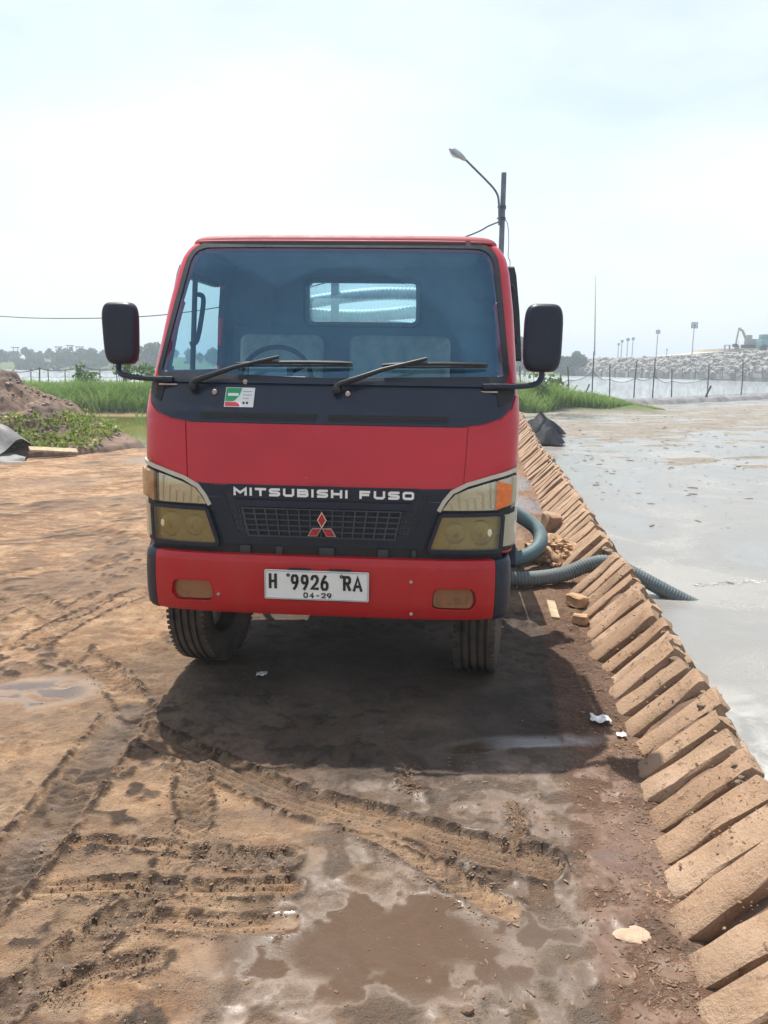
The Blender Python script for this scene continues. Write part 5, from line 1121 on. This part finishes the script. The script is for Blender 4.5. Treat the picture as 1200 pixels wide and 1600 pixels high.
scatter('armour_rocks', pts, .22, .62, M('armour_rock', (.22, .205, .185), .9, 0, .5, 1.1, col2=(.46, .43, .39)), 15, .8)
# sand terrace behind the rocks
terr = [(1040, 556.5, 558), (1085, 553, 557), (1125, 549, 556), (1126, 545, 556), (1150, 544.5, 556), (1186, 544, 556), (1200, 543, 556), (1300, 538, 556)]; mb = MB(); Yy = 131
for px_, yt, yb in terr:
    Yk = 134-(px_-1040)*.09; t = at(px_, yt, Yk); b = at(px_, yb, Yk); mb.v += [(b.x, b.y-.6, b.z-1.5), tuple(t), (t.x+1, t.y+14, t.z), (t.x+1, t.y+16, b.z-1.5)]
mb.f = [(k*4+j, k*4+j+1, k*4+5+j, k*4+4+j) for k in range(len(terr)-1) for j in range(3)]
tag(mb.build('sand_terrace', M_sand, None, 30), kind='structure')
def solar(px, pyt, pyb, Yy, pw, label, double=False):
    b = at(px, pyb, Yy); t = at(px, pyt, Yy); s = pw/FPX*Yy; o = tag(empty('solar_lamp', (b.x, b.y, b.z-.6)), label, 'lamp', 'pole lamps on the rock bank'); H_ = t.z-b.z+.6
    MB().tube([(0, 0, 0), (0, 0, H_)], [.09, .07], 6).build('pole', M_steelp, o); pn = MB().box((0, -.08, H_-s*.5), (s, .08, s*.9), .02).build('panel', M_solar, o)
    MB().box((0, -.135, H_-s*.5), (s*.78, .03, s*.68), .01).build('face', M('lamp_face%d' % px, (.32, .42, .52), .5), pn); mb = MB(); mb.v = [(-s*.16, -.155, H_-s*.68), (s*.16, -.155, H_-s*.68), (s*.1, -.155, H_-s*.42), (0, -.155, H_-s*.30), (-s*.1, -.155, H_-s*.42)]; mb.f = [(0, 1, 2, 3, 4)]; mb.build('mark', M_wire, pn, 0)
solar(1081, 503, 556, 128, 10, 'tallest pole lamp with square panel standing nearest on the rock bank'); solar(1025, 515, 560, 135, 6.5, 'second pole lamp with square panel, left of the tallest one')
solar(987, 527, 563, 146, 4.5, 'right lamp of the small group of pole lamps far along the bank'); solar(979, 528, 563, 148, 5, 'middle lamp of the small group of pole lamps far along the bank')
solar(970, 531, 564, 152, 4, 'third lamp from the right in the small far group'); solar(965, 536, 564, 156, 3.5, 'leftmost and smallest lamp of the far group')
solar(1041, 545, 560, 150, 2.5, 'tiny short pole lamp between the two larger pole lamps')
# excavator
ex = at(1172, 544, 123); S_ = 123/FPX; o = tag(empty('excavator', (ex.x, ex.y, ex.z)), 'grey excavator with raised arm on the sand terrace at the right', 'excavator')
MB().box((0, 0, .28), (2.4, 1.6, .55), .12).build('tracks', M_dark, o); MB().box((.2, 0, 1.0), (1.9, 1.5, .8), .1).build('body', M_mach, o); MB().box((-.5, -.3, 1.5), (.8, .8, 1.0), .08).build('cab', M_mach, o)
MB().tube([(-.6, 0, 1.0), (-1.4, 0, 2.6), (-2.0, 0, 3.0)], .18, 6).build('boom', M_mach, o); MB().tube([(-2.0, 0, 3.1), (-2.2, 0, 1.5), (-2.3, 0, .6)], .13, 6).build('stick', M_mach, o); MB().box((-2.4, 0, .4), (.6, .8, .5), .1).build('bucket', M_dark, o)
tk = at(1194, 548, 121); o = tag(empty('site_machine', (tk.x, tk.y, tk.z)), 'teal site machine at the right edge beside the excavator', 'machine')
MB().box((0, 0, .9), (2.0, 2.0, 1.5), .15).build('cabin', M_teal, o); MB().box((-.3, 0, 2.0), (1.0, 1.2, .9), .1).build('canopy', M_teal, o); MB().box((2.2, 0, .7), (2.6, 2, 1.1), .1).build('bed', M_mach, o)
for x_ in (-.6, .7, 2.6): MB().lathe([(.001, -.2), (.5, -.2), (.5, .2), (.001, .2)], 14, 'y', (x_, -1.05, .4)).build('wheel', M_dark, o)
for px_, lab in ((1136, 'small open shelter frame on the sand terrace'), (1151, 'small box with two masts on the sand terrace')):
    p = at(px_, 545, 124); o = tag(empty('site_shelter', p), lab, 'shelter')
    if px_ == 1136:
        MB().box((0, 0, .55), (.85, .6, .1)).build('roof', M_mach, o)
        for s in (-.38, .38): MB().box((s, 0, .1), (.08, .5, .9)).build('leg', M_mach, o)
    else:
        MB().box((0, 0, .25), (.6, .6, .6), .04).build('box', M_mach, o)
        for s in (-.25, .2): MB().tube([(s, 0, .4), (s, 0, 1.2)], .035, 5).build('mast', M_mach, o)
# stilt huts on the far left shore
for k, (px_, yb, yt, w, lab) in enumerate(((25, 555, 543, 9, 'lone stilt hut at the far left over the trees'), (92, 551, 542, 10, 'left one of the three watch huts on the wooded hill'), (110, 552, 540, 9, 'middle watch hut on the wooded hill, on a tall pole'), (125, 553, 542, 11, 'right one of the three watch huts on the wooded hill'))):
    Yy = 190; b = at(px_, yb, Yy); t = at(px_, yt, Yy); ww = w/FPX*Yy; H_ = t.z-b.z; o = tag(empty('stilt_hut', (b.x, b.y, b.z)), lab, 'hut', 'huts on the far left shore')
    MB().box((0, 0, H_), (ww, 1.4, .18)).build('roof', M_dark, o); MB().box((0, 0, H_*.35), (ww*.8, 1.2, .15)).build('floor', M_post, o)
    for s in (-.38, .38): MB().tube([(s*ww, 0, -4.5), (s*ww, 0, H_)], .09, 5).build('post', M_post, o)
    if k != 0: MB().box((ww*.15, 0, H_*.6), (ww*.4, .9, H_*.5)).build('wall', M_post, o)

# ================================================================== HAZE
hzb = MB().box((0, 0, 0), (1, 1, 1)).build('haze', None, None, 0); hzb.scale = (1300, 1300, 26); hzb.location = (0, 420, 8)
m = bpy.data.materials.new('haze_air'); m.use_nodes = True; nt = m.node_tree; nt.nodes.clear(); vo = nt.nodes.new('ShaderNodeVolumePrincipled'); ou = nt.nodes.new('ShaderNodeOutputMaterial'); nt.links.new(vo.outputs[0], ou.inputs['Volume'])
vo.inputs['Color'].default_value = (.80, .91, 1, 1); vo.inputs['Density'].default_value = .0023; vo.inputs['Anisotropy'].default_value = .2
hzb.data.materials.append(m); tag(hzb, kind='stuff')
